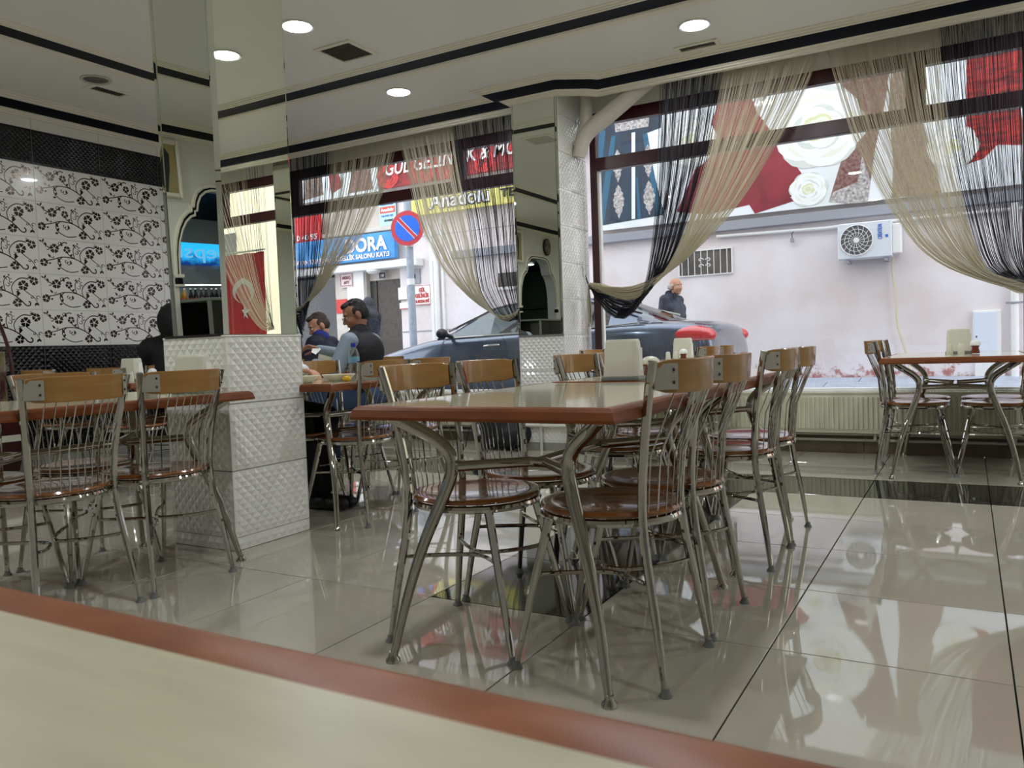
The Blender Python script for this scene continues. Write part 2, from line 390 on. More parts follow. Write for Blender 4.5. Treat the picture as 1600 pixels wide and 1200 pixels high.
def window(k, x0, x1, mulls):
    t = thing('window_%d' % k, '', '', kind='structure')
    y0, y1 = 4.80, 4.87
    for xa in (x0, x1-.06): B('frame_stile', m_maroon, t, xa, xa+.06, y0, y1, .478, 2.905, bevel=.004)
    B('frame_rail', m_maroon, t, x0+.06, x1-.06, y0, y1, 2.80, 2.905, bevel=.004)
    B('frame_rail', m_maroon, t, x0+.06, x1-.06, y0-.003, y1-.003, 2.405, 2.515, bevel=.004)
    B('frame_rail', m_white, t, x0+.06, x1-.06, y0+.01, y1, .478, .492, bevel=.003)
    for m in mulls: B('frame_mullion', m_maroon, t, m-.065, m+.065, y0, y1, 2.515, 2.80, bevel=.004)
    B('glass_bead', m_white, t, x0+.06, x0+.078, y0+.02, y1, .52, 2.405)
    cuts = [x0+.06]+[q for m in mulls for q in (m-.065, m+.065)]+[x1-.06]
    for a, b in zip(cuts[::2], cuts[1::2]): B('glass_pane', m_glass, t, a, b, 4.832, 4.838, 2.515, 2.80)
    B('glass_pane', m_glass, t, x0+.06, x1-.06, 4.832, 4.838, .492, 2.405)
window(1, .03, 3.3, [2.59]); window(2, -3.85, -.455, [-1.35, -3.5]); window(3, 3.6, 7, [4.6])
# ------------------------------------------------------------------ radiators
def radiator(x0, x1, label):
    t = thing('radiator', label, 'radiator', ((x0+x1)/2, 4.72, 0)); L = (x1-x0)/2
    B('back_panel', m_rad, t, -L, L, .02, .05, .165, .455)
    mb = MB(); n = int(2*L/.034)
    for i in range(n):
        x = -L+.01+i*.034; mb.prism([(x, -.03), (x+.006, -.042), (x+.018, -.042), (x+.024, -.03)], .19, .43, 'z')
    mb.box(-L, L, -.03, -.018, .16, .458); mb.build('front_panel', m_rad, t)
    B('side_cover', m_rad, t, -L-.004, -L, -.034, .05, .16, .462); B('side_cover', m_rad, t, L, L+.004, -.034, .05, .16, .462)
    g = MB()
    for i in range(int(2*L/.02)): g.box(-L+i*.02, -L+i*.02+.012, -.03, .05, .458, .466)
    g.box(-L, L, -.034, -.028, .455, .468); g.build('top_grille', m_rad, t)
    for s_ in (-1, 1): MB().tube([(s_*(L-.06), .01, .165), (s_*(L-.06), .01, .11), (s_*(L-.06), .04, .1)], .012).build('valve_pipe', m_pipe, t, smooth=True)
radiator(.12, 2.36, 'long cream panel radiator under the window, directly beneath the wide view of the parked car'); radiator(2.42, 3.24, 'short cream panel radiator beside the pier on the right, behind the table set apart')
radiator(-3.7, -2.15, 'cream panel radiator under the window with the flower shop sign, far end'); radiator(-2.05, -.95, 'cream panel radiator behind the black backpack by the pier')
t = thing('heating_pipe', 'pair of white heating pipes running below the radiators along the skirting', 'pipe', (0, 4.76, 0))
for z in (.10, .145): MB().tube([(-3.8, 0, z), (-.5, 0, z)], .011).build('pipe_run', m_pipe, t, smooth=True); MB().tube([(0, 0, z), (3.25, 0, z)], .011).build('pipe_run', m_pipe, t, smooth=True)
t = thing('pier_pipes', 'white painted pipe ladder at the foot of the mirrored pier', 'pipe', (-.24, 4.27, 0))
MB().tube([(-.5, .0, .30), (.28, .0, .30)], .016).build('upper_pipe', m_pipe, t, smooth=True); MB().tube([(-.5, .0, .215), (.28, .0, .215)], .016).build('lower_pipe', m_pipe, t, smooth=True)
MB().tube([(-.02, -.0, .30), (-.02, 0, .03), (-.02, .0, .0)], .013).build('riser', m_pipe, t, smooth=True)
# ------------------------------------------------------------------ left wall with decorated tiles and the serving arch
wl_ = thing('wall_left', '', '', kind='structure')
AY, AH = -2.66, .73      # arch centre and half width
B('wall_core', m_tilej, wl_, -4.08, -3.908, -1.88, 4.9, 0, H+.1)
B('wall_core', m_tilew, wl_, -4.08, -3.902, -6.6, -3.55, 0, H+.1)
half = [(AH, 0), (AH, 1.60), (AH+.0, 1.62), (.722, 1.80), (.70, 1.93), (.655, 2.05), (.60, 2.14), (.53, 2.20), (.485, 2.215), (.485, 2.255), (.455, 2.262), (.44, 2.33), (.40, 2.41), (.33, 2.465), (.25, 2.49), (.12, 2.495), (0, 2.495)]
arch = [(AY-a, z) for a, z in half]+[(AY+a, z) for a, z in half[::-1][1:]]
ring = [(-1.88, 0), (-1.88, H+.1), (-3.55, H+.1), (-3.55, 0)]+arch
MB().prism(ring, -4.08, -3.90, 'x').build('wall_arch_panel', m_tilew, wl_)
for off, rr, mm in ((.035, .022, m_mould), (.012, .011, m_strip), (-.006, .014, m_mould)):
    pts = []
    for a, z in arch[1:-1]:
        s_ = 1 if a > AY else -1; k = abs(a-AY)/AH
        pts.append((-3.895+(.012 if rr > .02 else .016), a+s_*off*min(1, k*1.6), z+off*(1 if z > 2.2 else (z-1.6)/.6*.9)))
    MB().tube(pts, rr, 8).build('arch_moulding', mm, wl_, smooth=True)
for s_ in (-1, 1):
    yc = AY+s_*(AH+.0)
    B('capital', m_mould, wl_, -3.93, -3.86, yc-.05, yc+.05, 1.575, 1.61, bevel=.006); B('capital', m_strip, wl_, -3.925, -3.868, yc-.038, yc+.038, 1.51, 1.575, bevel=.012); B('capital', m_mould, wl_, -3.93, -3.862, yc-.046, yc+.046, 1.49, 1.512, bevel=.004)
ew = emboss_mesh('wall_tile', .598, .303, 12, .0035, m_tilew); eb = emboss_mesh('wall_tile', .598, .303, 12, .004, m_tileb); ebt = emboss_mesh('wall_tile', .598, .29, 14, .0035, m_tileb)
RZ = (0, 0, pi/2)
for i in range(12):                                   # y from 4.9 downwards
    yc = 4.9-.6*i
    if yc < -1.6: break
    inst('wall_tile', ebt, wl_, (-3.908, yc, 2.716), RZ)
    MB().box(-.298, .298, -.006, 0, -.045, .045).build('border_tile', m_deco, wl_, loc=(-3.908, yc, 2.907), rot=RZ, bevel=.001)
    if yc > .2:
        for j in range(3): inst('wall_tile', eb, wl_, (-3.908, yc, 1.045-.1525-.305*j), RZ)
    else:
        for j in range(5): inst('wall_tile', ew, wl_, (-3.908, yc, 2.57-.1525-.305*j), RZ)
        for j in range(3): inst('wall_tile', ew, wl_, (-3.908, yc, 1.045-.1525-.305*j), RZ)
# flower motif, drawn once in tile coordinates (u to the right, v up) as thin foil pieces
def motif_mesh():
    mb = MB(); T = .0014
    def ribbon(P, w0, w1):
        P = spl([(p[0], p[1], 0) for p in P], 7); n = len(P)
        for i in range(n-1):
            a, b = P[i], P[i+1]; d = (b-a).normalized(); nn = Vector((-d.y, d.x, 0))
            wa = 1.25*(w0+(w1-w0)*i/n); wb = 1.25*(w0+(w1-w0)*(i+1)/n)
            q = [a-nn*wa, b-nn*wb, b+nn*wb, a+nn*wa]; mb.add([(-.3+p.x, -.0045-T, -.1525+p.y) for p in q], [(0, 1, 2, 3)])
    def leaf(x, y, an, L, W):
        c, s_ = cos(an), sin(an); o = [(0, 0), (.3, .8), (.6, .7), (1, 0), (.6, -.7), (.3, -.8)]
        L *= 1.15; W *= 1.25; mb.add([(-.3+x+(p[0]*L*c-p[1]*W*s_), -.0045-T, -.1525+y+(p[0]*L*s_+p[1]*W*c)) for p in o], [tuple(range(6))])
    def flower(x, y, r, a0=0):
        for k in range(5):
            an = a0+k*2*pi/5; pts = []
            for t_, rad in ((-.52, .45), (-.58, .8), (-.3, 1.0), (0, .9), (.3, 1.0), (.58, .8), (.52, .45), (.2, .18), (-.2, .18)):
                pts.append((-.3+x+cos(an+t_)*rad*r, -.0045-T, -.1525+y+sin(an+t_)*rad*r))
            mb.add(pts, [tuple(range(9))])
    def curl(x, y, r, a0, dirn, w_=.0035, turns=.75):
        P = [(x+cos(a0+dirn*2*pi*turns*t/8)*r*(1-.08*t), y+sin(a0+dirn*2*pi*turns*t/8)*r*(1-.08*t)) for t in range(9)]; ribbon(P, w_*.5, w_)
    flower(.135, .225, .042, .3); flower(.245, .222, .033, .9); flower(.04, .10, .036, .1); flower(.40, .055, .037, .5); flower(.455, .20, .044, .2); flower(.545, .24, .037, .8)
    ribbon([(.05, .115), (.12, .13), (.2, .155), (.3, .15), (.38, .115), (.44, .065), (.47, .035), (.5, .035), (.505, .06), (.49, .068)], .003, .005)
    ribbon([(.37, .12), (.36, .18), (.39, .23), (.44, .26), (.50, .255)], .0025, .004); ribbon([(.455, .165), (.50, .13), (.54, .10), (.56, .07), (.555, .045)], .003, .002)
    ribbon([(.20, .155), (.16, .11), (.19, .06), (.26, .03), (.34, .04)], .0035, .003); ribbon([(.10, .225), (.06, .245), (.03, .275)], .003, .002); ribbon([(.245, .196), (.27, .17), (.31, .15)], .003, .003)
    ribbon([(.17, .245), (.20, .27), (.23, .285), (.25, .275)], .003, .004); ribbon([(.31, .15), (.30, .20), (.305, .24), (.33, .265), (.35, .25)], .003, .003)
    for q in ((.075, .22, .022, 2.5, -1), (.185, .265, .02, .5, 1), (.26, .105, .02, 2.2, 1), (.235, .12, .018, 0, -1), (.33, .25, .018, 0, 1), (.335, .205, .02, 3.3, 1), (.42, .14, .024, 1, 1), (.40, .15, .016, 2, -1), (.57, .10, .02, 0, 1), (.52, .105, .014, 1, -1), (.37, .05, .012, 0, 1), (.36, .23, .02, 1.2, 1), (.12, .15, .012, 3, 1), (.5, .275, .014, 2, -1)): curl(*q)
    for q in ((.07, .245, 2.2, .03, .009), (.035, .27, 1.2, .03, .008), (.03, .272, 2.6, .026, .007), (.205, .245, 1.9, .036, .010), (.10, .145, 2.2, .035, .009), (.15, .05, .2, .03, .009), (.16, .145, -1.1, .045, .011), (.19, .10, -2.2, .035, .01), (.28, .095, 1.9, .036, .009), (.42, .15, -2.0, .045, .012), (.50, .258, .7, .032, .01), (.56, .06, -2.2, .032, .009), (.556, .06, -.9, .03, .009), (.27, .165, .8, .03, .009), (.08, .09, .5, .022, .008), (.30, .255, .9, .024, .008), (.345, .27, 1.8, .02, .006)): leaf(*q)
    me = bpy.data.meshes.new('flower_print'); me.from_pydata(mb.v, [], mb.f); me.materials.append(m_foil); return me
mot = motif_mesh(); dt = MB().box(-.2985, .2985, -.0058, 0, -.1515, .1515).build('decorated_tile', m_deco, wl_, bevel=.001)
k = 0
for i in range(9):
    yc = 4.9-.6*i
    if yc < .2: break
    for j in range(5):
        o = dt if k == 0 else inst('decorated_tile', dt.data, wl_, (0, 0, 0)); o.location = (-3.908, yc, 2.57-.1525-.305*j); o.rotation_euler = RZ; inst('flower_print', mot, o, (0, 0, 0)); k += 1
# other walls (behind the camera and to the right)
wr = thing('wall_right', '', '', kind='structure'); B('wall_panel', m_wallp, wr, 6.95, 7.1, -6.6, 4.95, 0, H+.1)
wb = thing('wall_back', '', '', kind='structure'); B('wall_panel', m_wallp, wb, -3.9, 7, -6.6, -6.45, 0, H+.1)
ws = thing('wall_service', '', '', kind='structure')
m_grn = mat('green_panel', (58, 74, 62), .4)
B('service_wall', m_wallp, ws, -6.6, -6.5, -6.6, -.5, 0, H+.1); B('service_wall', m_wallp, ws, -6.6, -4.08, -1.0, -.9, 0, H+.1); B('service_wall', m_grn, ws, -6.6, -3.9, -6.6, -6.5, 0, H+.1)
B('service_ceiling', m_black, ws, -6.6, -4.09, -6.6, -.5, 2.62, 2.7)
t = thing('storage_cabinet', 'dark green wall cabinets with a dark arched oven niche seen in the pier mirror', 'cabinet', (-5.2, -6.0, 0))
B('cabinet_body', m_grn, t, -1.2, 1.2, -.4, 0, 1.75, 2.6)
for x in (-.98, -.49, 0, .49): B('cabinet_door', m_grn, t, x-.23, x+.23, .0, .02, 1.78, 2.55, bevel=.006)
MB().prism([(-1.2, 0), (-1.2, 1.72), (1.2, 1.72), (1.2, 0), (.8, 0), (.8, 1.25), (.62, 1.45), (.3, 1.52), (-.3, 1.52), (-.62, 1.45), (-.8, 1.25), (-.8, 0)], -.12, 0).build('hood_front', m_grn, t)
t = thing('hanging_sign', 'small dark sign with pale letters under the green cabinets', 'sign', (-5.0, -5.94, 1.62)); B('sign_plate', m_black, t, -.16, .16, -.0, .015, -.05, .05, bevel=.003)
text('lettering', 'BAY WC', .085, m_white, t, (.14, .02, -.028), rot=(pi/2, 0, pi), width=.27)
t = thing('added_fill_lamp', 'small ceiling lamp added to brighten the service room behind the arch', 'lamp', (-5.0, -4.4, 2.60)); MB().lathe([(0, -.02), (.06, -.016), (.075, 0)], 20).build('lamp_lens', mat('added_fill_lens', (240, 248, 240), .4, emit=60), t, smooth=True); MB().lathe([(.075, .018), (.09, .016), (.09, -.004), (.075, -.006)], 20).build('lamp_ring', m_white, t, smooth=True)  # lamp added so the green cabinets show up in the pier mirror
# drinks fridge
t = thing('drinks_fridge', 'tall drinks fridge with a blue lit header, seen through the arch in the mirror', 'fridge', (-5.5, -3.27, 0))
m_fr = mat('fridge_white', (214, 218, 222), .4)
B('cabinet_body', m_fr, t, -.33, .30, -.58, .58, 0, .9, bevel=.01); B('back_wall', m_fr, t, -.33, -.29, -.58, .58, .9, 2.1); 
for s_ in (-1, 1): B('side_wall', m_fr, t, -.33, .32, s_*.57-.015, s_*.57+.015, .9, 2.1)
bl = bpy.data.materials.new('blue_backlit'); bl.use_nodes = True; n_ = bl.node_tree.nodes; l_ = bl.node_tree.links
tc_ = n_.new('ShaderNodeTexCoord'); se = n_.new('ShaderNodeSeparateXYZ'); nz_ = n_.new('ShaderNodeTexNoise'); nz_.inputs['Scale'].default_value = 9; mm_ = n_.new('ShaderNodeMath'); mm_.operation = 'ADD'; r_p = n_.new('ShaderNodeValToRGB')
l_.new(tc_.outputs['Generated'], se.inputs[0]); l_.new(tc_.outputs['Object'], nz_.inputs['Vector']); l_.new(se.outputs['Z'], mm_.inputs[0]); l_.new(nz_.outputs['Fac'], mm_.inputs[1]); l_.new(mm_.outputs[0], r_p.inputs['Fac'])
r_p.color_ramp.elements[0].position = .55; r_p.color_ramp.elements[0].color = (.004, .03, .16, 1); r_p.color_ramp.elements[1].position = 1.25 if False else 1.0; r_p.color_ramp.elements[1].color = (.02, .42, .95, 1)
pb = n_['Principled BSDF']; pb.inputs['Base Color'].default_value = (.01, .05, .2, 1); l_.new(r_p.outputs['Color'], pb.inputs['Emission Color']); pb.inputs['Emission Strength'].default_value = 1.4
B('lit_header', bl, t, .28, .35, -.58, .58, 1.84, 2.10, bevel=.01)
m_lgt = mat('light_letters', (120, 190, 240), .4, emit=.9)
text('lettering', 'pepsi', .24, m_lgt, t, (.355, -.42, 1.92), rot=(pi/2, 0, pi/2), width=.72)
B('lower_header', m_fr, t, .24, .30, -.56, .56, 1.64, 1.84); B('fridge_shelf', m_fr, t, -.3, .30, -.56, .56, 1.335, 1.37, bevel=.003); B('fridge_shelf', m_fr, t, -.3, .30, -.56, .56, .98, 1.01, bevel=.003); B('fridge_shelf', m_fr, t, -.3, .3, -.56, .56, 1.61, 1.64)
m_tube = mat('fridge_strip_lamp', (240, 248, 255), .4, emit=5)
B('strip_lamp', m_tube, t, .25, .27, -.54, .54, 1.60, 1.61); B('strip_lamp', m_tube, t, .25, .27, -.54, .54, 1.325, 1.335)
m_org = mat('orange_drink', (224, 160, 20), .15, coat=.5); m_col = mat('cola_drink', (30, 14, 10), .1, coat=.6); m_lab = mat('red_label', (196, 70, 62), .5); m_lab2 = mat('orange_label', (232, 140, 70), .5)
def bottle(name, body, lab, label, cat, grp):
    t = thing(name, label, cat, group=grp)
    MB().lathe([(0, 0), (.028, 0), (.030, .01), (.030, .10), (.024, .125), (.012, .16), (.011, .185), (0, .187)], 12).build('bottle_body', body, t, smooth=True)
    MB().lathe([(.0308, .045), (.0308, .085)], 12).build('bottle_label', lab, t, smooth=True)
    MB().lathe([(0, .182), (.0135, .182), (.0135, .198), (0, .199)], 10).build('bottle_cap', m_white, t)
    return t
b0 = bottle('drink_bottle', m_org, m_lab2, 'small bottle of orange drink on the upper fridge shelf', 'bottle', 'orange drinks on the fridge shelf')
b1 = bottle('drink_bottle', m_col, m_lab, 'small dark cola bottle with a red label on the upper fridge shelf', 'bottle', 'cola bottles on the fridge shelf')
for i in range(5):
    o = b0 if i == 0 else copy_tree(b0); o['label'] = 'orange drink bottle, %s of five on the upper fridge shelf' % ('first', 'second', 'third', 'fourth', 'last')[i]; o.location = (-5.27-.01*(i % 2), -2.77-.075*i, 1.37)
for i in range(8):
    o = b1 if i == 0 else copy_tree(b1); o['label'] = 'cola bottle with red label, %s in the row counted from the orange drinks' % ('first', 'second', 'third', 'fourth', 'fifth', 'sixth', 'seventh', 'eighth')[i]; o.location = (-5.27-.01*(i % 2), -3.16-.078*i, 1.37)
o = copy_tree(b0); o.location = (-5.26, -2.81, 1.01); tag(o, 'single orange drink bottle on the lower fridge shelf', 'bottle')
o = copy_tree(b1); o.location = (-5.26, -2.91, 1.01); tag(o, 'single cola bottle on the lower fridge shelf beside the brown carton', 'bottle')
MB().box(-.09, .09, -.22, .22, 0, .2).build('carton', mat('brown_carton', (120, 76, 56), .7), bevel=.004, loc=(-5.28, -3.25, 1.01)); tag(bpy.data.objects['carton'], 'brown cardboard carton on the lower fridge shelf', 'box')
# serving counter in the arch
t = thing('serving_counter', 'dark glass serving counter filling the lower part of the arch', 'counter', (-3.72, -2.66, 0))
m_dg = mat('dark_counter', (30, 24, 20), .15, coat=.5)
B('counter_base', m_dg, t, -.3, .2, -.71, .71, 0, .86, bevel=.01); B('counter_frame', m_holdbase, t, -.32, .24, -.72, .72, 1.33, 1.36, bevel=.004); B('counter_frame', m_holdbase, t, .2, .23, -.72, -.69, .86, 1.33); B('counter_frame', m_holdbase, t, .2, .23, .69, .72, .86, 1.33)
B('counter_glass', glassy('smoked_glass', (.25, .25, .24), .06), t, .205, .211, -.69, .69, .86, 1.33); B('food_tray', m_holder, t, -.2, .12, -.4, .2, .87, .93, bevel=.01); B('back_panel', m_dg, t, -.3, -.27, -.7, .7, .86, 1.33)
# pictures on the arch wall
t = thing('framed_portrait', 'ornate white frame with a portrait of a standing figure in a dark suit', 'picture', (-3.895, -1.87, 2.36))
m_tan = mat('tan_print', (176, 160, 112), .5); m_suit = mat('suit_print', (40, 46, 58), .6); m_skinp = mat('face_print', (160, 120, 90), .6)
MB().prism([(-.19, 0), (.19, 0), (.19, .56), (-.19, .56)], 0, .012, 'x').build('backing', m_white, t)
for a in ((-.19, -.15, 0, .56), (.15, .19, 0, .56), (-.15, .15, 0, .045), (-.15, .15, .515, .56)): B('frame_side', m_mould, t, .012, .045, *a, bevel=.012)
B('print', m_tan, t, .012, .016, -.15, .15, .045, .515)
MB().prism([(-.03, .05), (.07, .05), (.08, .30), (.09, .42), (.03, .47), (-.03, .47), (-.075, .42), (-.07, .28)], .016, .018, 'x').build('printed_suit', m_suit, t); MB().prism([(.02+.028*cos(k*pi/6), .50+.035*sin(k*pi/6)) for k in range(12)], .018, .02, 'x').build('printed_face', m_skinp, t)
t = thing('oval_picture', 'small oval picture in a dark frame above the arch', 'picture', (-3.893, -3.0, 2.72))
MB().prism([(.135*cos(k*pi/12), .16*sin(k*pi/12)) for k in range(24)], 0, .03, 'x').build('oval_frame', m_dark, t); MB().prism([(.11*cos(k*pi/12), .135*sin(k*pi/12)) for k in range(24)], .03, .033, 'x').build('oval_print', mat('sepia_print', (150, 140, 120), .5, var=(70, 62, 54), scale=14), t)
# ------------------------------------------------------------------ lamps and vents
def lamp(x, y, label, on=True):
    t = thing('ceiling_lamp', label, 'lamp', (x, y, H), group='round recessed ceiling lamps')
    MB().lathe([(.088, 0), (.108, 0), (.112, -.006), (.104, -.012), (.092, -.010), (.086, -.002), (.086, .002)], 28).build('lamp_ring', m_white if on else m_vent, t, smooth=True)
    MB().lathe([(0, -.004), (.05, -.006), (.088, -.003)], 28).build('lamp_lens', m_lens if on else m_lensoff, t, smooth=True)
LP = [(1.30, 3.76, 'lit round recessed lamp beside the small vent, above the window with the gowns'), (-1.19, 3.70, 'lit round recessed lamp above the window with the flower shop sign, left of the pier'), (3.79, 3.80, 'lit round recessed lamp near the window beyond the pier on the right'),
      (-.90, 2.25, 'lit round recessed lamp beside the large square vent and the mirrored column'), (1.61, 2.33, 'lit round lamp over the pair of joined tables'), (4.11, 2.33, 'lit round lamp on the right side of the room'),
      (-.90, -.25, 'lit round lamp over the table left of the column'), (1.61, -.25, 'lit round lamp over the near end of the room'), (4.11, -.25, 'lit round lamp at the right near end of the room'), (1.61, -2.8, 'lit round lamp behind the viewer'), (-1.4, -3.0, 'lit round lamp before the serving arch'), (-3.2, -.4, 'lit round lamp over the left aisle')]
for x, y, lb in LP: lamp(x, y, lb)
lamp(-2.865, 2.12, 'unlit round recessed lamp beside the small vent near the patterned tile wall', False)
def vent(x, y, sx, sy, label, along='x'):
    t = thing('ceiling_vent', label, 'vent', (x, y, H)); a, b = sx/2, sy/2
    B('vent_back', m_dark, t, -a+.02, a-.02, -b+.02, b-.02, -.002, .0)
    for q in ((-a, a, -b, -b+.03), (-a, a, b-.03, b), (-a, -a+.03, -b+.03, b-.03), (a-.03, a, -b+.03, b-.03)): B('vent_frame', m_mould, t, *q, -.012, 0, bevel=.003)
    n = max(3, int((sy-.06)/.022))
    for i in range(n):
        y0 = -b+.03+(sy-.06)*i/n; MB().add([(-a+.03, y0, -.011), (a-.03, y0, -.011), (a-.03, y0+.013, -.002), (-a+.03, y0+.013, -.002), (-a+.03, y0, -.009), (a-.03, y0, -.009), (a-.03, y0+.013, 0), (-a+.03, y0+.013, 0)], [(0, 1, 2, 3), (4, 7, 6, 5), (0, 4, 5, 1), (3, 2, 6, 7), (0, 3, 7, 4), (1, 5, 6, 2)]).build('vent_slat', m_vent, t)
vent(-.945, 2.78, .33, .33, 'square slatted ceiling vent beside the lamp near the mirrored column'); vent(1.20, 4.16, .32, .14, 'narrow slatted ceiling vent between the lamp and the window with the gowns'); vent(-3.03, 2.33, .16, .32, 'narrow ceiling vent beside the unlit lamp')
# ------------------------------------------------------------------ chair
def chair_proto():
    t = thing('cafe_chair', 'x', 'chair')
    so = MB().lathe([(0, .449), (.12, .448), (.16, .454), (.184, .458), (.196, .456), (.201, .449), (.198, .442), (.18, .439), (0, .439)], 36).build('seat', m_seat, t, smooth=True)
    MB().tube([(.192*cos(a), .192*sin(a), .427) for a in [2*pi*k/28 for k in range(28)]], .0115, 8, closed=True).build('seat_frame', m_chrome, t, smooth=True)
    foot = None
    for s_ in (-1, 1):
        P = spl([(.206, s_*.192, .848), (.184, s_*.176, .74), (.160, s_*.158, .58), (.152, s_*.152, .45), (.164, s_*.158, .33), (.190, s_*.173, .18), (.214, s_*.188, .014)], 4); n = len(P)
        lg = MB().tube(P, [(.0125 if i < n*.75 else .0125-.0045*(i-n*.75)/(n*.25)) for i in range(n)], 9).build('leg', m_chrome, t, smooth=True)
        f = MB().lathe([(.0, .022), (.0105, .022), (.011, .012), (.0165, .005), (.0175, 0), (0, 0)], 14).build('foot_cap', m_rub, lg, smooth=True, loc=(.215, s_*.1885, 0))
        P = [(-.125, s_*.14, .425), (-.172, s_*.166, .22), (-.217, s_*.19, .014)]
        lg = MB().tube(P, [.0135, .0115, .0085], 9).build('leg', m_chrome, t, smooth=True)
        inst('foot_cap', f.data, lg, (-.218, s_*.1905, 0))
        MB().tube(spl([(.176, s_*.164, .262), (.12, s_*.09, .255), (.0, s_*.018, .25), (-.11, s_*.09, .255), (-.163, s_*.16, .262)], 5), .0065, 8).build('stretcher', m_chrome, t, smooth=True)
    mb = MB(); N = 18; rows = []
    for i in range(N+1):
        y = -.178+.356*i/N; u = y/.19; x = .196+.090*(1-abs(u)**2.8); e = min(1, (N/2-abs(i-N/2))/1.2)
        z0, z1 = .766+.010*(1-e), .852-.006*(1-e)
        dx = .090*2.8*abs(u)**1.8*(-1 if u > 0 else 1)/.19; nn = Vector((1, -dx, 0)).normalized()*.0055
        rows.append([(x-nn.x, y-nn.y, z1), (x+nn.x, y+nn.y, z1), (x+nn.x-.006, y+nn.y, z0), (x-nn.x-.006, y-nn.y, z0)])
    for r in rows: mb.v += r
    for i in range(N):
        for k in range(4): mb.f.append((i*4+k, i*4+(k+1) % 4, i*4+4+(k+1) % 4, i*4+4+k))
    mb.f += [(0, 1, 2, 3), (N*4+3, N*4+2, N*4+1, N*4)]
    bk = mb.build('backrest', m_wood, t, smooth=True, bevel=.002)
    for s_ in (-1, 1):
        # nickel plate round the end of the wood, two dark screws
        def X(y): u = y/.19; return .196+.090*(1-abs(u)**2.8)
        q = MB(); ys = [s_*.186, s_*.165, s_*.142]
        pts = [(X(y)+.0075, y, z) for z in (.776, .842) for y in ys]; pin = [(X(y)+.0045, y, z) for z in (.776, .842) for y in ys]
        q.add(pts+pin, [(0, 1, 4, 3), (1, 2, 5, 4), (2, 8, 11, 5), (3, 4, 10, 9), (4, 5, 11, 10), (0, 6, 7, 1), (1, 7, 8, 2), (0, 3, 9, 6)])
        br = q.build('bracket', m_brk, t)
        for z in (.794, .826): MB().ell((X(s_*.152)+.009, s_*.152, z), (.003, .0045, .0045), 8, 6).build('screw', m_dark, br, smooth=True)
    for k in range(5):
        ya, yb = -.135+.0675*k*.9+(-.0), -.135+.0675*k*.9+.029
        def X2(y): u = y/.19; return .188+.090*(1-abs(u)**2.8)
        bx = lambda y: sqrt(max(.192**2-(y*.88)**2, .01))+.004
        P = [(X2(ya), ya, .775), (bx(ya)+.014, ya*.93, .6), (bx(ya), ya*.88, .445), (bx(ya)-.001, ya*.88+.005, .432), (bx(yb)-.001, yb*.88-.005, .432), (bx(yb), yb*.88, .445), (bx(yb)+.014, yb*.93, .6), (X2(yb), yb, .775)]
        MB().tube(P, .0023, 5).build('back_wire', m_chrome, t, smooth=True)
    return t
CH = chair_proto(); used = [False]
def chair(x, y, rz, label, group):
    o = CH if not used[0] else copy_tree(CH); used[0] = True
    o.location = (x, y, 0); o.rotation_euler = (0, 0, rz+random.uniform(-.025, .025)); tag(o, label, 'chair', group)
    return o
# ------------------------------------------------------------------ table (origin under its centre, long side along y)
def table_proto():
    t = thing('cafe_table', 'x', 'table'); a, b = .4, .592; mb = MB()
    prof = [(0, .708), (0, .716), (-.006, .735), (-.012, .742), (-.018, .745), (-.032, .7455), (-.032, .708)]
    rows = []
    for (d, z) in prof: rows.append([(-a-d, -b-d, z), (a+d, -b-d, z), (a+d, b+d, z), (-a-d, b+d, z)])
    for r in rows: mb.v += r
    m = len(prof)
    for i in range(m):
        j = (i+1) % m
        for k in range(4): k2 = (k+1) % 4; mb.f.append((i*4+k, i*4+k2, j*4+k2, j*4+k))
    mb.build('table_edge', m_edge, t)
    B('table_top', m_cream, t, -.368, .368, -.56, .56, .712, .7452)
    feet = []
    for sx in (-1, 1):
        for sy in (-1, 1):
            P = spl([(.325, .507, .712), (.285, .468, .682), (.225, .428, .638), (.194, .408, .60), (.187, .405, .56), (.20, .412, .50), (.262, .458, .33), (.305, .492, .17), (.336, .523, .012)], 4); n = len(P)
            lg = MB().tube([(p.x*sx, p.y*sy, p.z) for p in P], [(.0195 if i < n*.6 else .0195-.0085*(i-n*.6)/(n*.4)) for i in range(n)], 12).build('leg', m_chromed, t, smooth=True)
            MB().lathe([(0, .03), (.012, .03), (.013, .018), (.021, .009), (.022, 0), (0, 0)], 16).build('foot_cap', m_chrome, lg, smooth=True, loc=(.337*sx, .5235*sy, 0))
            MB().box(-.03, .03, -.03, .03, 0, .004).build('mount_plate', m_chrome, lg, loc=(.325*sx, .507*sy, .7045), bevel=.001)
    for sy in (-1, 1): MB().tube([(-.190, .405*sy, .556), (-.03, .225*sy, .552), (.03, .225*sy, .552), (.190, .405*sy, .556)], .0155, 12).build('cross_tube', m_chromed, t, smooth=True)
    MB().tube([(0, -.225, .552), (0, .225, .552)], .0155, 12).build('centre_tube', m_chromed, t, smooth=True)
    return t
TP = table_proto(); tused = [False]
def table(x, y, rz, label, grp='square edged cafe tables'):
    o = TP if not tused[0] else copy_tree(TP); tused[0] = True
    o.location = (x, y, 0); o.rotation_euler = (0, 0, rz); tag(o, label, 'table', grp); return o
table(1.791, .583, 0, 'nearest full cafe table with cream top and brown edge, its near half empty')
table(1.796, 1.796, 0, 'cafe table joined end to end behind the nearest one, large napkin holder on it')
table(.86, 4.08, 0, 'cafe table by the window with two shakers and chilli jar, before the car boot')
table(2.83, 4.19, 0, 'cafe table set apart near the right pier, napkin holder and shakers against the street wall')
table(-.215, .158, 0, 'cafe table running past the near side of the white embossed column')
table(-.21, 1.82, 0, 'cafe table with bowls, lemon and water bottle just beyond the column')
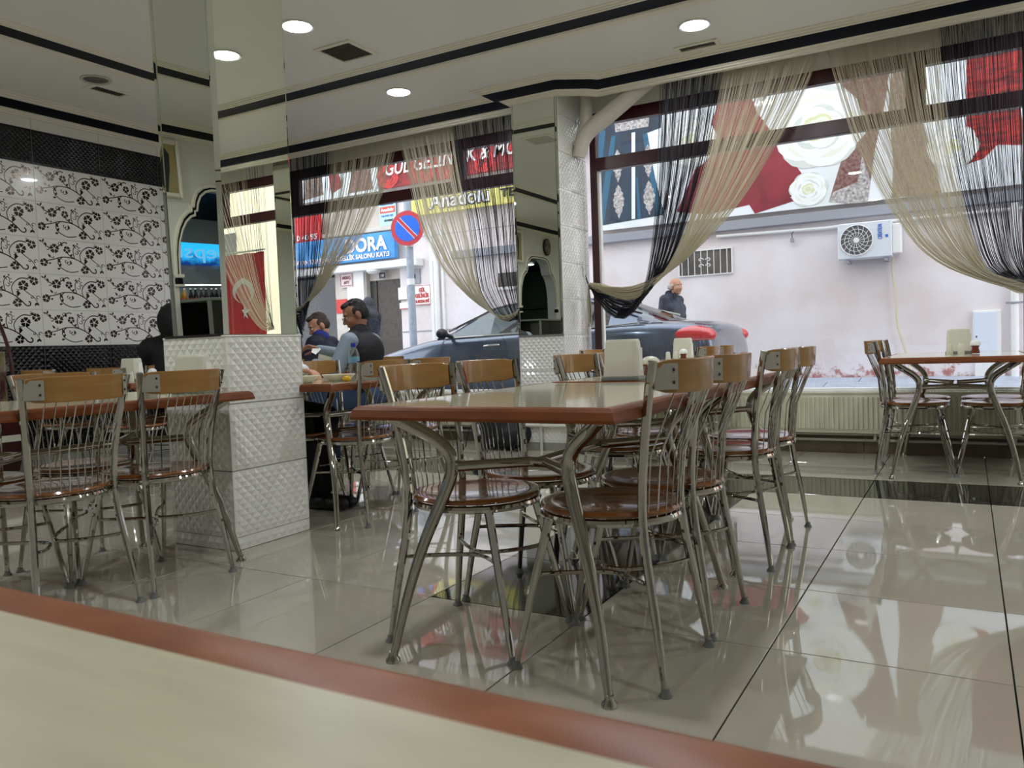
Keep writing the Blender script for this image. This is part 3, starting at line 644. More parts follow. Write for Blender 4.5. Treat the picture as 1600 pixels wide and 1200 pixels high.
table(-1.78, 3.35, 0, 'cafe table where the men in glasses and blue collar sit')
table(-2.5, 2.0, pi/2, 'cafe table by the black tiled wall, in the left rear of the room')
def pair(cx, cy, s_, la, lb, grp):
    chair(cx+s_*.23, cy-.215, 0 if s_ > 0 else pi, la, grp); chair(cx+s_*.23, cy+.213, 0 if s_ > 0 else pi, lb, grp)
G = 'beech backed chrome cafe chairs'
pair(1.791, .575, 1, 'chrome chair with curved beech back, nearest on the aisle side of the nearest table', 'chrome chair second from the front on the aisle side of the joined tables', G)
pair(1.791, .590, -1, 'chrome chair on the far long side of the nearest table, at its near corner', 'chrome chair on the far long side of the nearest table, at its other corner', G)
pair(1.796, 1.79, 1, 'chrome chair third from the front on the aisle side, beside the second table', 'chrome chair farthest of the four along the aisle side of the joined tables', G)
pair(1.796, 1.79, -1, 'chrome chair just left of the large napkin holder, facing the second table', 'chrome chair half hidden directly behind the large napkin holder', G)
pair(.86, 4.08, 1, 'chrome chair right of the chilli jar at the window table, nearer one', 'chrome chair right of the chilli jar at the window table, farther of the two', G)
pair(.86, 4.08, -1, 'chrome chair left of the window table, nearer one beside the pier', 'chrome chair left of the window table, farther one beside the maroon frame', G)
pair(2.83, 4.225, -1, 'chrome chair at the left side of the table set apart, nearer of the two', 'chrome chair at the left side of the table set apart, closer to the radiator', G)
pair(2.83, 4.225, 1, 'chrome chair at the right side of the table set apart, nearer of the two', 'chrome chair at the right side of the table set apart, closer to the pier', G)
pair(-.215, .140, 1, 'chrome chair at the far left with its full beech back and nickel plate showing', 'chrome chair with its back directly in front of the white column', G)
pair(-.215, .140, -1, 'chrome chair behind the far left one, only its post and seat edge showing', 'chrome chair across the table from the far left one', G)
pair(-.21, 1.80, 1, 'chrome chair just right of the water bottle, at the table beyond the column', 'chrome chair next to the one by the water bottle, farther from the column', G)
pair(-.21, 1.80, -1, 'chrome chair hidden behind the column where the dark trousered diner sits', 'chrome chair behind the bowls with its beech back below the raised hands', G)
pair(-1.78, 3.40, 1, 'chrome chair under the man in the black vest', 'small distant chrome chair in front of the car bonnet', G)
pair(-1.78, 3.40, -1, 'chrome chair opposite the man in the black vest', 'chrome chair under the man in the blue collar', G)
for dx, lb in ((-.39, 'chrome chair with back to us by the black tiles, left one'), (.39, 'chrome chair with back to us by the black tiles, right one beside the napkin holder')): chair(-2.5+dx, 2.0-.23, -pi/2, lb, G)
for dx, lb in ((-.2, 'chrome chair on the wall side of the rear left table, left one'), (.3, 'chrome chair on the wall side of the rear left table, beside the person in black')): chair(-2.5+dx, 2.0+.23, pi/2, lb, G)
# foreground table under the camera
t = thing('near_table', 'blurred cream topped table with a broad brown edge, closest to the viewer', 'table', (2.45, -1.418, 0), group=None); X0, X1, Y0, Y1 = -.5, .72, -.8, 0
mb = MB(); rows = [[(X0+d, Y0+d, z), (X1-d, Y0+d, z), (X1-d, Y1-d, z), (X0+d, Y1-d, z)] for d, z in [(0, .708), (0, .722), (.004, .738), (.009, .7435), (.014, .745), (.042, .7452), (.042, .708)]]
for r in rows: mb.v += r
for i in range(7):
    for k in range(4): mb.f.append((i*4+k, i*4+(k+1) % 4, ((i+1) % 7)*4+(k+1) % 4, ((i+1) % 7)*4+k))
mb.build('table_edge', m_edge2, t, smooth=True)
B('table_top', m_cream2, t, X0+.042, X1-.042, Y0+.042, Y1-.042, .71, .7453)
for sx in (-1, 1):
    for sy in (-1, 1): MB().tube(spl([(.11+sx*.5, -.4+sy*.32, .71), (.11+sx*.40, -.4+sy*.2, .56), (.11+sx*.53, -.4+sy*.34, 0)], 6), .018, 10).build('leg', m_chromed, t, smooth=True)
# ------------------------------------------------------------------ things on the tables
TZ = .7455
def holder(x, y, rz, label, w_=.150, d_=.105, h_=.165):
    t = thing('napkin_holder', label, 'napkin holder', (x, y, TZ), rz, 'cream napkin holders on the tables'); a, b = w_/2, d_/2
    B('base', m_holdbase, t, -a-.003, a+.003, -b-.003, b+.003, 0, .016, bevel=.003)
    def rg(k, z, c=.016): A, Bb = a*k, b*(k if k > .9 else k*.9); return [(-A+c, -Bb, z), (A-c, -Bb, z), (A, -Bb+c, z), (A, Bb-c, z), (A-c, Bb, z), (-A+c, Bb, z), (-A, Bb-c, z), (-A, -Bb+c, z)]
    mb = MB(); rows = [rg(.99, .016), rg(.93, .08), rg(.86, h_-.01), rg(.80, h_)]
    for r in rows: mb.v += r
    for i in range(3):
        for k in range(8): mb.f.append((i*8+k, i*8+(k+1) % 8, i*8+8+(k+1) % 8, i*8+8+k))
    mb.f += [tuple(range(8))[::-1], tuple(range(24, 32))]; mb.build('holder_body', m_holder, t, bevel=.002)
    for s_ in (-1, 1): MB().prism([(-.022, .04), (.022, .04), (.02, .13), (-.02, .13)], s_*(a*.9)-.004, s_*(a*.9)+.006, 'x').build('napkin_slot', m_paper, t)
holder(1.70, 1.285, .08, 'large cream napkin holder in the middle of the joined tables')
holder(-.02, .60, .35, 'cream napkin holder on the table in front of the column'); holder(.98, 4.33, 0, 'cream napkin holder behind two salt shakers in front of the car boot', .15, .11, .17)
holder(2.85, 4.36, 0, 'cream napkin holder on the table set apart, behind its two shakers', .15, .11, .165); holder(-.335, 1.30, .4, 'cream napkin holder at the edge of the column beside the bowls')
holder(-1.67, 3.28, .5, 'cream napkin holder in front of the man with glasses', .24, .12, .17); holder(-2.36, 1.93, .3, 'cream napkin holder by the black tiled wall')
def shaker(x, y, label):
    t = thing('salt_shaker', label, 'shaker', (x, y, TZ), 0, 'salt and pepper shakers')
    MB().lathe([(0, 0), (.018, 0), (.0195, .004), (.0175, .04), (.015, .062), (.011, .07), (0, .072)], 18, sx=1.05, sy=.85).build('shaker_body', m_holder, t, smooth=True)
    MB().lathe([(0, .0722), (.006, .0718), (.007, .07)], 10).build('shaker_holes', m_holdbase, t)
for x, y, lb in ((.935, 4.10, 'left one of two cream shakers on the window table in front of the car boot'), (.995, 4.115, 'cream shaker beside the chilli jar on the window table'), (2.80, 4.19, 'left one of two cream shakers on the table set apart'), (2.865, 4.19, 'cream shaker beside the chilli jar on the table set apart'),
                 (-.10, .50, 'cream shaker left of the holder in front of the column'), (-.145, .53, 'low cream shaker beside the other one in front of the column'), (1.815, 1.33, 'cream shaker hidden behind the large napkin holder'), (-2.27, 1.86, 'cream shaker by the rear left napkin holder'), (-.36, 1.40, 'cream shaker by the bowls next to the column')): shaker(x, y, lb)
def jar(x, y, label, r=.03, h=.085):
    t = thing('spice_jar', label, 'jar', (x, y, TZ), 0, 'round topped spice jars'); k = r/.03
    MB().lathe([(0, .002), (.024*k, .002), (.026*k, .01), (.019*k, .035), (.024*k, .052), (0, .052)], 18).build('chilli_flakes', m_spice, t, smooth=True)
    MB().lathe([(.028*k, 0), (.0285*k, .006), (.021*k, .034), (.029*k, .058)], 20).build('jar_body', m_clear, t, smooth=True)
    MB().lathe([(.030*k, .055), (.031*k, .06), (.029*k, .072), (.020*k, .083), (.009*k, .088), (0, .089)], 20).build('jar_cap', m_white if k < 1.1 else m_holder, t, smooth=True)
jar(1.045, 4.13, 'chilli jar with a white cap beside the shakers, in front of the tail lamp'); jar(2.945, 4.24, 'chilli jar with a white cap on the table set apart'); jar(1.70, 1.60, 'round topped jar just right of the large napkin holder', .04); jar(-2.20, 1.98, 'round capped jar by the rear left napkin holder')
# bowls, lemon, bottle, fork
m_bowl = mat('bowl_glaze', (232, 228, 212), .2, coat=.5)
for i, (x, y, lb) in enumerate(((-.115, 1.345, 'cream oval bowl of food at the near end, under the fork'), (-.03, 1.53, 'cream oval bowl behind the first, nearer the lemon'))):
    t = thing('serving_bowl', lb, 'bowl', (x, y, TZ), .4, 'cream bowls on the diners table')
    MB().lathe([(0, .004), (.04, .004), (.045, 0), (.05, .004), (.078, .022), (.092, .036), (.09, .038), (.074, .026), (.048, .009), (0, .008)], 28, sy=.8).build('bowl_body', m_bowl, t, smooth=True)
    MB().lathe([(0, .027), (.04, .026), (.07, .02)], 18, sy=.8).build('food', mat('minced_food', (120, 62, 34), .6, var=(170, 110, 60), scale=60, bump=.6), t, smooth=True)
t = thing('lemon_half', 'yellow lemon half beside the water bottle', 'lemon', (.052, 1.50, TZ+.014))
MB().ell((0, 0, .0), (.026, .02, .016), 14, 10).build('lemon_flesh', mat('lemon_peel', (222, 178, 40), .4, bump=.4), t, smooth=True)
t = thing('water_bottle', 'clear ribbed plastic water bottle with a blue cap', 'bottle', (.02, 1.60, TZ))
pr_ = [(0, 0), (.026, 0), (.029, .006)]
for i in range(7): pr_ += [(.0295, .012+i*.012), (.0275, .018+i*.012)]
pr_ += [(.030, .1), (.030, .13), (.028, .145), (.02, .165), (.013, .176), (.0125, .186)]
MB().lathe(pr_, 20).build('bottle_body', glassy('bottle_plastic', (.92, .95, .97), .2), t, smooth=True); MB().lathe([(.0305, .096), (.0305, .128)], 20).build('bottle_label', mat('water_label', (110, 160, 190), .4), t, smooth=True)
MB().lathe([(0, .202), (.014, .202), (.0145, .183), (.0145, .18)], 16).build('bottle_cap', mat('blue_cap', (28, 50, 160), .4), t, smooth=True)
# black backpack on the floor under the window
m_bag = mat('backpack_nylon', (22, 24, 32), .7, bump=.3, bscale=30)
t = thing('backpack', 'black backpack lying on the floor by the radiator', 'bag', (-.66, 4.28, 0))
mb = MB().ell((0, 0, .2), (.25, .14, .2), 16, 10).ell((-.16, .0, .15), (.14, .13, .15), 12, 8).ell((.1, 0, .14), (.2, .15, .14), 12, 8); remesh('bag_body', mb, m_bag, t, .02, 3)
MB().tube(spl([(.18, -.08, .30), (.26, -.10, .2), (.29, -.1, .08), (.24, -.12, .015), (.19, -.12, .03), (.22, -.1, .10)], 5), .014, 6, flat=.4).build('strap', m_bag, t, smooth=True); MB().tube(spl([(-.26, -.05, .24), (-.31, -.06, .14), (-.33, -.08, .02)], 5), .005, 5).build('cord', m_bag, t, smooth=True)
# salad counter at the left wall
t = thing('salad_counter', 'dark maroon chilled counter with a curved glass front at the left edge', 'counter', (-3.56, 1.0, 0))
m_mar = mat('maroon_counter', (60, 14, 18), .3, coat=.3)
MB().prism([(-.33, .06), (-.02, .06), (.02, .16), (.02, .48), (-.33, .48)], -.75, .76).build('counter_base', m_mar, t)
B('white_band', m_holder, t, -.32, .025, -.75, .765, .30, .35); B('floor_plinth', m_dark, t, -.3, -.05, -.72, .72, 0, .06); B('counter_deck', m_holder, t, -.33, .0, -.75, .75, .48, .56)
prf = [(-.01, .56), (-.005, .74), (-.02, .94), (-.08, 1.1), (-.18, 1.26), (-.28, 1.36)]
gl = MB(); P = [(p.x, p.z) for p in spl([(a, 0, b) for a, b in prf], 4)]
for yy in (-.75, .745): MB().tube([(a, yy, b) for a, b in P], .014, 8).build('glass_rim', m_mar, t, smooth=True)
gl.v = [(a, -.74, b) for a, b in P]+[(a, .74, b) for a, b in P]; n = len(P); gl.f = [(i, i+1, n+i+1, n+i) for i in range(n-1)]; gl.build('curved_glass', glassy('counter_glass', (.95, .97, .96), .02), t)
MB().prism([(-.33, .56), (-.03, .56), (-.03, 1.0), (-.33, 1.0)], -.72, -.70).build('inner_end', m_holder, t)
pv = MB().prism([(-.30, .57), (-.035, .57), (-.035, 1.0), (-.30, 1.0)], .70, .712).build('vegetable_print', mat('vegetable_picture', (178, 176, 120), .5, var=(92, 40, 52), scale=6), t)
# ------------------------------------------------------------------ string curtains
def resample(P, N=15):
    P = spl([(p[0], 0, p[1]) for p in P], 8); L = [0]
    for a, b in zip(P, P[1:]): L.append(L[-1]+(b-a).length)
    out = []; j = 0
    for i in range(N):
        s_ = L[-1]*i/(N-1)
        while j < len(L)-2 and L[j+1] < s_: j += 1
        u = (s_-L[j])/max(L[j+1]-L[j], 1e-6); p = P[j].lerp(P[j+1], min(max(u, 0), 1)); out.append((p.x, p.z))
    return out
def strings(k0, k1, n, seed, rad=.00125, spread=.04, N=28, gap=.0):
    n = int(n*.9)
    rnd = random.Random(seed); A = resample(k0, N); Bq = resample(k1, N); mb = MB()
    for i in range(n):
        u = (i+rnd.uniform(-.9, .9))/n; u = min(max(u, 0), 1); y0 = rnd.uniform(-spread, spread); ph = rnd.uniform(0, 6); wob = rnd.uniform(.002, .009); du = rnd.gauss(0, .016)
        pts = []
        for k in range(N):
            s_ = k/(N-1); uu = u+du*sin(pi*s_)*(1-s_*.4)
            x = A[k][0]+(Bq[k][0]-A[k][0])*uu; z = A[k][1]+(Bq[k][1]-A[k][1])*uu
            if s_ > .96: x += rnd.uniform(-.008, .008); z += rnd.uniform(-.02, .02)
            pts.append((x+wob*sin(ph+s_*5)*sin(pi*s_), 4.61+y0*(1-.55*s_)+.02*sin(u*40)*(1-s_*.5), z))
        mb.tube(pts, rad*rnd.uniform(.7, 1.5), 3)
    return mb
def curtain(label, x0, xm, x1, K0, KM, K1, nd, nc, seed, tie=None):
    t = thing('string_curtain', label, 'curtain', group='black and cream string curtains')
    strings(K0, KM, nd, seed).build('black_strings', m_sd, t, recalc=False)['kind'] = 'stuff'
    strings(KM, K1, nc, seed+1).build('cream_strings', m_sc, t, recalc=False)['kind'] = 'stuff'
    # sewn header tape, one for each colour
    B('header_tape', m_sd, t, min(x0, xm), max(x0, xm), 4.605, 4.612, 2.975, 3.05); B('header_tape', m_sc, t, min(x1, xm), max(x1, xm), 4.605, 4.612, 2.975, 3.05)
    if tie:
        tx, tz, s_ = tie; rnd = random.Random(seed+5)
        mb = MB(); mk = MB()
        for i in range(26):
            dx = rnd.uniform(-.016, .016); dy = rnd.uniform(-.016, .016); q = rnd.uniform(.30, .36); (mk if i % 4 == 0 else mb).tube([(tx+dx*.3, 4.6+dy*.3, tz), (tx+dx+.003, 4.6+dy, tz-.14), (tx+dx*1.2+.008, 4.6+dy*1.1, tz-q)], .003, 3)
        mb.build('cream_tassel', m_sc, t, recalc=False)['kind'] = 'stuff'; mk.build('black_tassel', m_sd, t, recalc=False)['kind'] = 'stuff'
        MB().tube([(tx-.05*s_, 4.66, tz+.09), (tx-.03*s_, 4.63, tz+.05), (tx, 4.605, tz)], .006, 6).build('tie_cord', m_sd, t, smooth=True)
        MB().tube(spl([(tx-.09*s_, 4.66, tz+.16), (tx-.075*s_, 4.66, tz+.17), (tx-.07*s_, 4.64, tz+.10), (tx-.045*s_, 4.63, tz+.06), (tx-.02*s_, 4.63, tz+.12)], 5), .004, 6).build('wall_hook', m_chrome, t, smooth=True)
curtain('black and cream string curtain swept left onto the mirrored pier, beside the red gown print', .77, 1.276, 1.995,
        [(.769, 3.004), (.706, 2.09), (.617, 1.50), (.507, 1.20), (.367, 1.094), (.218, 1.177), (.085, 1.392)], [(1.276, 3.008), (1.157, 2.453), (1.057, 2.122), (.888, 1.683), (.709, 1.42), (.453, 1.25), (.085, 1.385)],
        [(1.98, 3.0), (1.86, 2.72), (1.711, 2.466), (1.447, 2.071), (1.218, 1.802), (.981, 1.598), (.818, 1.49), (.456, 1.367), (.085, 1.409)], 210, 260, 11, (.075, 1.40, 1))
curtain('black and cream string curtain swept right, before the outdoor air conditioner', 3.27, 2.74, 2.03,
        [(3.25, 3.0), (3.26, 2.1), (3.26, 1.5), (3.27, 1.2), (3.28, 1.12)], [(2.743, 3.0), (2.789, 2.37), (2.865, 1.861), (2.971, 1.421), (3.067, 1.27), (3.28, 1.2)],
        [(2.01, 3.0), (2.17, 2.381), (2.277, 2.105), (2.383, 1.864), (2.531, 1.60), (2.634, 1.46), (2.791, 1.331), (3.037, 1.212), (3.28, 1.12)], 170, 260, 21)
curtain('black and cream string curtain swept right to the pier, before the yellow sign', -.62, -1.273, -1.90,
        [(-.618, 3.019), (-.595, 2.28), (-.592, 1.709), (-.588, 1.307), (-.60, 1.08), (-.535, 1.2)], [(-1.273, 3.017), (-1.211, 2.494), (-1.107, 1.961), (-1.056, 1.53), (-.981, 1.33), (-.76, 1.12), (-.535, 1.28)],
        [(-1.90, 3.0), (-1.783, 2.491), (-1.688, 2.099), (-1.537, 1.809), (-1.433, 1.649), (-1.19, 1.41), (-.95, 1.24), (-.762, 1.18), (-.60, 1.24), (-.535, 1.33)], 150, 220, 31)
curtain('black and cream string curtain swept left at the far end, beside the no parking sign', -3.42, -2.779, -1.93,
        [(-3.42, 3.0), (-3.41, 1.952), (-3.42, 1.405), (-3.30, 1.05), (-3.40, 1.3)], [(-2.779, 3.0), (-2.849, 2.465), (-2.959, 1.981), (-3.04, 1.687), (-3.191, 1.461), (-3.40, 1.36)],
        [(-1.93, 3.0), (-2.077, 2.592), (-2.318, 2.198), (-2.497, 1.991), (-2.794, 1.77), (-2.956, 1.601), (-3.144, 1.479), (-3.271, 1.38), (-3.40, 1.38)], 160, 220, 41)
curtain('black and cream string curtain in front of the flag, seen in the column mirror', 3.76, 4.02, 5.1,
        [(3.68, 3.0), (3.68, 2.0), (3.67, 1.5), (3.66, 1.2)], [(3.98, 3.0), (3.93, 2.2), (3.82, 1.6), (3.66, 1.2)],
        [(5.1, 3.0), (4.8, 2.5), (4.42, 1.95), (4.13, 1.5), (3.92, 1.25), (3.78, 1.17), (3.66, 1.2)], 18, 85, 51)
# boxed pipes wrapped in paint at the top of the pier
t = thing('wrapped_pipe', 'thick white wrapped pipes branching from the tiled pier up to the ceiling', 'pipe')
m_wrap = mat('wrapped_white', (214, 208, 194), .8, bump=.5, bscale=40)
MB().tube(spl([(.02, 4.62, 2.52), (.04, 4.62, 2.66), (.09, 4.62, 2.80), (.10, 4.62, 3.1)], 5), .052, 12).build('riser', m_wrap, t, smooth=True)
MB().tube(spl([(.02, 4.60, 2.50), (.10, 4.6, 2.68), (.34, 4.6, 2.83), (.72, 4.6, 3.06)], 5), [.055+.018*min(1, i/8) for i in range(16)], 12).build('branch', m_wrap, t, smooth=True)
# ------------------------------------------------------------------ the street
st = thing('pavement', '', '', kind='structure')
m_asph = mat('asphalt', (110, 110, 114), .8, var=(130, 130, 134), scale=20); m_slab = mat('paving_slab', (158, 166, 182), .6, var=(176, 184, 198), scale=6)
MB().add([(-30, 5.0, .04), (20, 5.0, .04), (20, 8.2, .04), (-30, 8.2, .04), (20, 10.8, .30), (-30, 10.8, .30)], [(0, 1, 2, 3), (3, 2, 4, 5)]).build('road', m_asph, st)
sl = MB().box(-.395, .395, -.205, .205, -.02, .012).build('paving_slab', m_slab, st, bevel=.004)
k = 0
for i in range(-11, 7):
    for j in range(4):
        y = 9.02+.42*j; z = .04+(y-8.2)*.1; x = .8*i+(.4 if j % 2 else 0)
        o = sl if k == 0 else inst('paving_slab', sl.data, st, (0, 0, 0)); o.location = (x, y, z+.01); o.rotation_euler = (atan2(.26, 2.6), 0, 0); k += 1
# facade opposite
m_pl = bpy.data.materials.new('street_plaster'); m_pl.use_nodes = True
n_ = m_pl.node_tree.nodes; l_ = m_pl.node_tree.links; b_ = n_['Principled BSDF']; b_.inputs['Roughness'].default_value = .85
tc_ = n_.new('ShaderNodeTexCoord'); z1 = n_.new('ShaderNodeTexNoise'); z1.inputs['Scale'].default_value = 1.1; z1.inputs['Detail'].default_value = 4; r1 = n_.new('ShaderNodeValToRGB')
r1.color_ramp.elements[0].color = lin((216, 204, 202))+(1,); r1.color_ramp.elements[1].color = lin((230, 224, 228))+(1,); r1.color_ramp.elements[0].position = .35; r1.color_ramp.elements[1].position = .65
z2 = n_.new('ShaderNodeTexNoise'); z2.inputs['Scale'].default_value = 4.6; z2.inputs['Detail'].default_value = 12; z2.inputs['Roughness'].default_value = .72; se = n_.new('ShaderNodeSeparateXYZ')
mr = n_.new('ShaderNodeMapRange'); mr.inputs['From Min'].default_value = .35; mr.inputs['From Max'].default_value = .95; mr.inputs['To Min'].default_value = .16; mr.inputs['To Max'].default_value = -.25
ad = n_.new('ShaderNodeMath'); ad.operation = 'ADD'; th = n_.new('ShaderNodeMapRange'); th.inputs['From Min'].default_value = .62; th.inputs['From Max'].default_value = .70; mx = n_.new('ShaderNodeMixRGB'); mx.inputs['Color2'].default_value = lin((176, 120, 116))+(1,)
l_.new(tc_.outputs['Object'], z1.inputs[0]); l_.new(tc_.outputs['Object'], z2.inputs[0]); l_.new(tc_.outputs['Object'], se.inputs[0]); l_.new(se.outputs['Z'], mr.inputs['Value'])
l_.new(z1.outputs['Fac'], r1.inputs['Fac']); l_.new(z2.outputs['Fac'], ad.inputs[0]); l_.new(mr.outputs[0], ad.inputs[1]); l_.new(ad.outputs[0], th.inputs['Value']); l_.new(th.outputs[0], mx.inputs['Fac']); l_.new(r1.outputs['Color'], mx.inputs['Color1']); l_.new(mx.outputs[0], b_.inputs['Base Color'])
m_stone = mat('beige_stone', (206, 198, 190), .8, var=(188, 178, 168), scale=3); m_grey = mat('grey_ledge', (150, 152, 160), .6); m_shop = mat('dark_shop_glass', (22, 26, 30), .08, coat=.5); m_doorb = mat('brown_metal_door', (66, 56, 50), .5)
t = thing('street_building', 'pale pink plastered building across the street carrying all the shop signs', 'building', (0, 10.5, 0))
B('wall', m_pl, t, -6.47, 9, 0, .4, .0, 7.5); B('wall', m_stone, t, -8.1, -7.30, 0, .4, .0, 2.5); B('wall', m_stone, t, -14, -6.47, 0.0, .4, 2.5, 7.5)
B('dark_shopfront', m_shop, t, -14, -8.1, .1, .4, 0, 2.5); B('shopfront_post', m_holdbase, t, -9.35, -9.25, .02, .12, 0, 2.5); B('red_panel', mat('red_band', (200, 52, 46), .5), t, -8.09, -7.72, -.012, .0, 1.68, 1.96)
B('door_lintel', m_stone, t, -7.30, -6.47, .1, .4, 2.28, 2.5); B('entrance_door', m_doorb, t, -7.12, -6.50, .12, .18, .2, 2.28); B('door_frame', m_dark, t, -7.28, -7.13, .1, .18, .2, 2.28); B('door_side_post', m_white, t, -7.75, -7.33, -.05, .05, .1, 2.5)
B('canopy_ledge', m_white, t, -10.5, -5.9, -.25, 0, 2.46, 2.60, bevel=.01); B('canopy_ledge', m_stone, t, -10.5, -5.9, -.15, 0, 3.18, 3.26, bevel=.01)
B('grey_ledge', m_grey, t, -5.2, 9, -.12, 0, 2.52, 2.66, bevel=.01); B('plinth_line', m_grey, t, -6.47, -5.2, -.012, 0, 1.24, 1.26)
for a in ((-5.75, -5.68), (-5.5, -5.45)): B('pilaster_edge', m_white, t, *a, -.04, 0, .3, 3.3)
w2 = B('barred_window', mat('dim_window', (84, 80, 78), .2, var=(120, 112, 106), scale=3), t, -1.0, -.19, -.005, .02, 1.9, 2.27)
for a in ((-1.015, -1.0, 1.89, 2.28), (-.19, -.175, 1.89, 2.28), (-1.0, -.19, 1.885, 1.9), (-1.0, -.19, 2.265, 2.28)): MB().box(a[0], a[1], -.03, .0, a[2], a[3]).build('window_frame', m_white, w2)
for i in range(8): MB().tube([(-.95+i*.1, -.05, 1.9), (-.95+i*.1, -.05, 2.26)], .0055, 6).build('window_bar', m_white, w2, smooth=True)
for cx, cz, d in ((-.65, 2.12, 1), (-.53, 2.12, -1), (-.65, 2.03, 1), (-.53, 2.03, -1)): MB().tube([(cx+d*.045*cos(a)*(1-.08*k), -.06, cz+.03*sin(a)*(1-.08*k)) for k, a in enumerate([i*pi/5 for i in range(9)])], .006, 6).build('bar_scroll', m_white, w2, smooth=True)
B('shutter_window', m_doorb, t, -4.3, -3.2, -.01, 0, 1.95, 2.2); B('shutter_sill', m_white, t, -4.35, -3.15, -.05, 0, 1.90, 1.95)
for z in (3.0, 3.45): B('stone_joint', m_grey, t, -6.6, -3, -.004, 0, z, z+.012)
t = thing('neighbour_building', 'cream plastered building farther along the street behind the flag', 'building', (9.3, 10.6, 0)); B('wall', mat('cream_plaster', (240, 228, 200), .85, var=(228, 214, 184), scale=1.2), t, 0, 12, 0, .4, 0, 8); B('wall_joint', m_grey, t, -.06, 0, -.03, .3, 0, 8)
for xw in (1.6, 4.4): B('window_pane', m_shop, t, xw, xw+1.0, -.01, .02, 2.3, 3.6); B('window_sill', m_white, t, xw-.08, xw+1.08, -.06, 0, 2.22, 2.3)
# downpipes, meter boxes, cable
t = thing('downpipe', 'white downpipe with a clamp beside the utility cabinet on the pink wall', 'pipe', (3.43, 10.42, .2)); MB().tube([(0, 0, 0), (0, 0, 2.3)], .045, 12).build('pipe_run', m_white, t, smooth=True); MB().lathe([(.05, 0), (.062, .006), (.062, .02), (.05, .026)], 14, (0, 0, 1.02)).build('clamp', m_grey, t); B('clamp_ear', m_grey, t, -.1, .1, .0, .02, 1.02, 1.045)
t = thing('downpipe', 'white downpipe behind the lamp post, left of the car windscreen', 'pipe', (-5.58, 10.42, .2)); MB().tube([(0, 0, 0), (0, 0, 2.3), (-.1, 0, 2.6)], .05, 12).build('pipe_run', m_white, t, smooth=True)
t = thing('utility_cabinet', 'white metal utility cabinet set on the pink wall', 'cabinet', (3.12, 10.5, .3)); B('cabinet_body', m_white, t, -.16, .16, -.06, 0, .25, .85, bevel=.006); B('cabinet_door', mat('cabinet_door_paint', (214, 222, 234), .4), t, -.145, .11, -.068, -.06, .27, .83, bevel=.004); B('lock', m_dark, t, -.125, -.11, -.074, -.068, .5, .52); B('lower_box', m_white, t, -.14, .2, -.05, 0, -.1, .2, bevel=.006)
t = thing('cable_conduit', 'thin pale conduit with a small junction running under the gown banner', 'pipe', (0, 10.44, 0)); MB().tube([(-.4, 0, 2.455), (1.15, 0, 2.42), (1.55, 0, 2.43), (9, 0, 2.43)], .022, 8).build('pipe_run', m_white, t, smooth=True); B('junction', m_grey, t, .68, .73, -.03, .02, 2.26, 2.32); MB().tube([(.705, 0, 2.32), (.70, -.02, 2.38), (.74, 0, 2.43)], .006, 5).build('hanging_cable', m_dark, t, smooth=True)
t = thing('air_conditioner', 'white outdoor air conditioner with a round fan grille on the pink wall', 'air conditioner', (1.71, 10.32, 1.93))
B('casing', mat('ac_enamel', (214, 218, 226), .4), t, -.36, .32, -.14, .12, 0, .49, bevel=.012); B('side_cover', m_white, t, .32, .43, -.1, .12, .04, .44, bevel=.01)
MB().lathe([(0, 0), (.205, 0)], 32).build('fan_cavity', mat('fan_dark', (92, 94, 98), .6), t, loc=(-.12, -.1415, .25), rot=(pi/2, 0, 0))
for r in (.205, .15, .10): MB().tube([(-.12+r*cos(a), -.153, .25+r*sin(a)) for a in [2*pi*k/32 for k in range(32)]], .006 if r > .2 else .003, 6, closed=True).build('grille_ring', m_white, t, smooth=True)
for k in range(16):
    a = k*pi/8; MB().tube(spl([(-.12+.03*cos(a), -.153, .25+.03*sin(a)), (-.12+.12*cos(a+.1), -.156, .25+.12*sin(a+.1)), (-.12+.203*cos(a+.3), -.153, .25+.203*sin(a+.3))], 3), .0028, 4).build('grille_spoke', m_white, t)
MB().lathe([(0, 0), (.035, 0), (.035, .008), (0, .01)], 16).build('fan_hub', m_white, t, loc=(-.12, -.150, .25), rot=(pi/2, 0, 0))
m_blue = mat('blue_lettering', (40, 110, 200), .5); text('lettering', 'CREATION', .075, m_blue, t, (.20, -.143, .24), rot=(0, -pi/2, -pi/2) if False else (pi/2, -pi/2, 0), width=.2, bold=.001); B('logo', m_blue, t, .24, .275, -.144, -.14, .26, .295)
for x in (-.24, .24): B('bracket', m_grey, t, x-.02, x+.02, -.12, .17, -.05, -.01)
t = thing('drain_hose', 'cream drain hose hanging down from the air conditioner', 'hose', (2.03, 10.42, .3)); MB().tube(spl([(0, 0, 1.62), (-.02, 0, 1.5), (.02, 0, 1.1), (.04, 0, .7), (.13, 0, .35), (.2, -.05, .05)], 6), .016, 8).build('hose_run', m_sc, t, smooth=True)
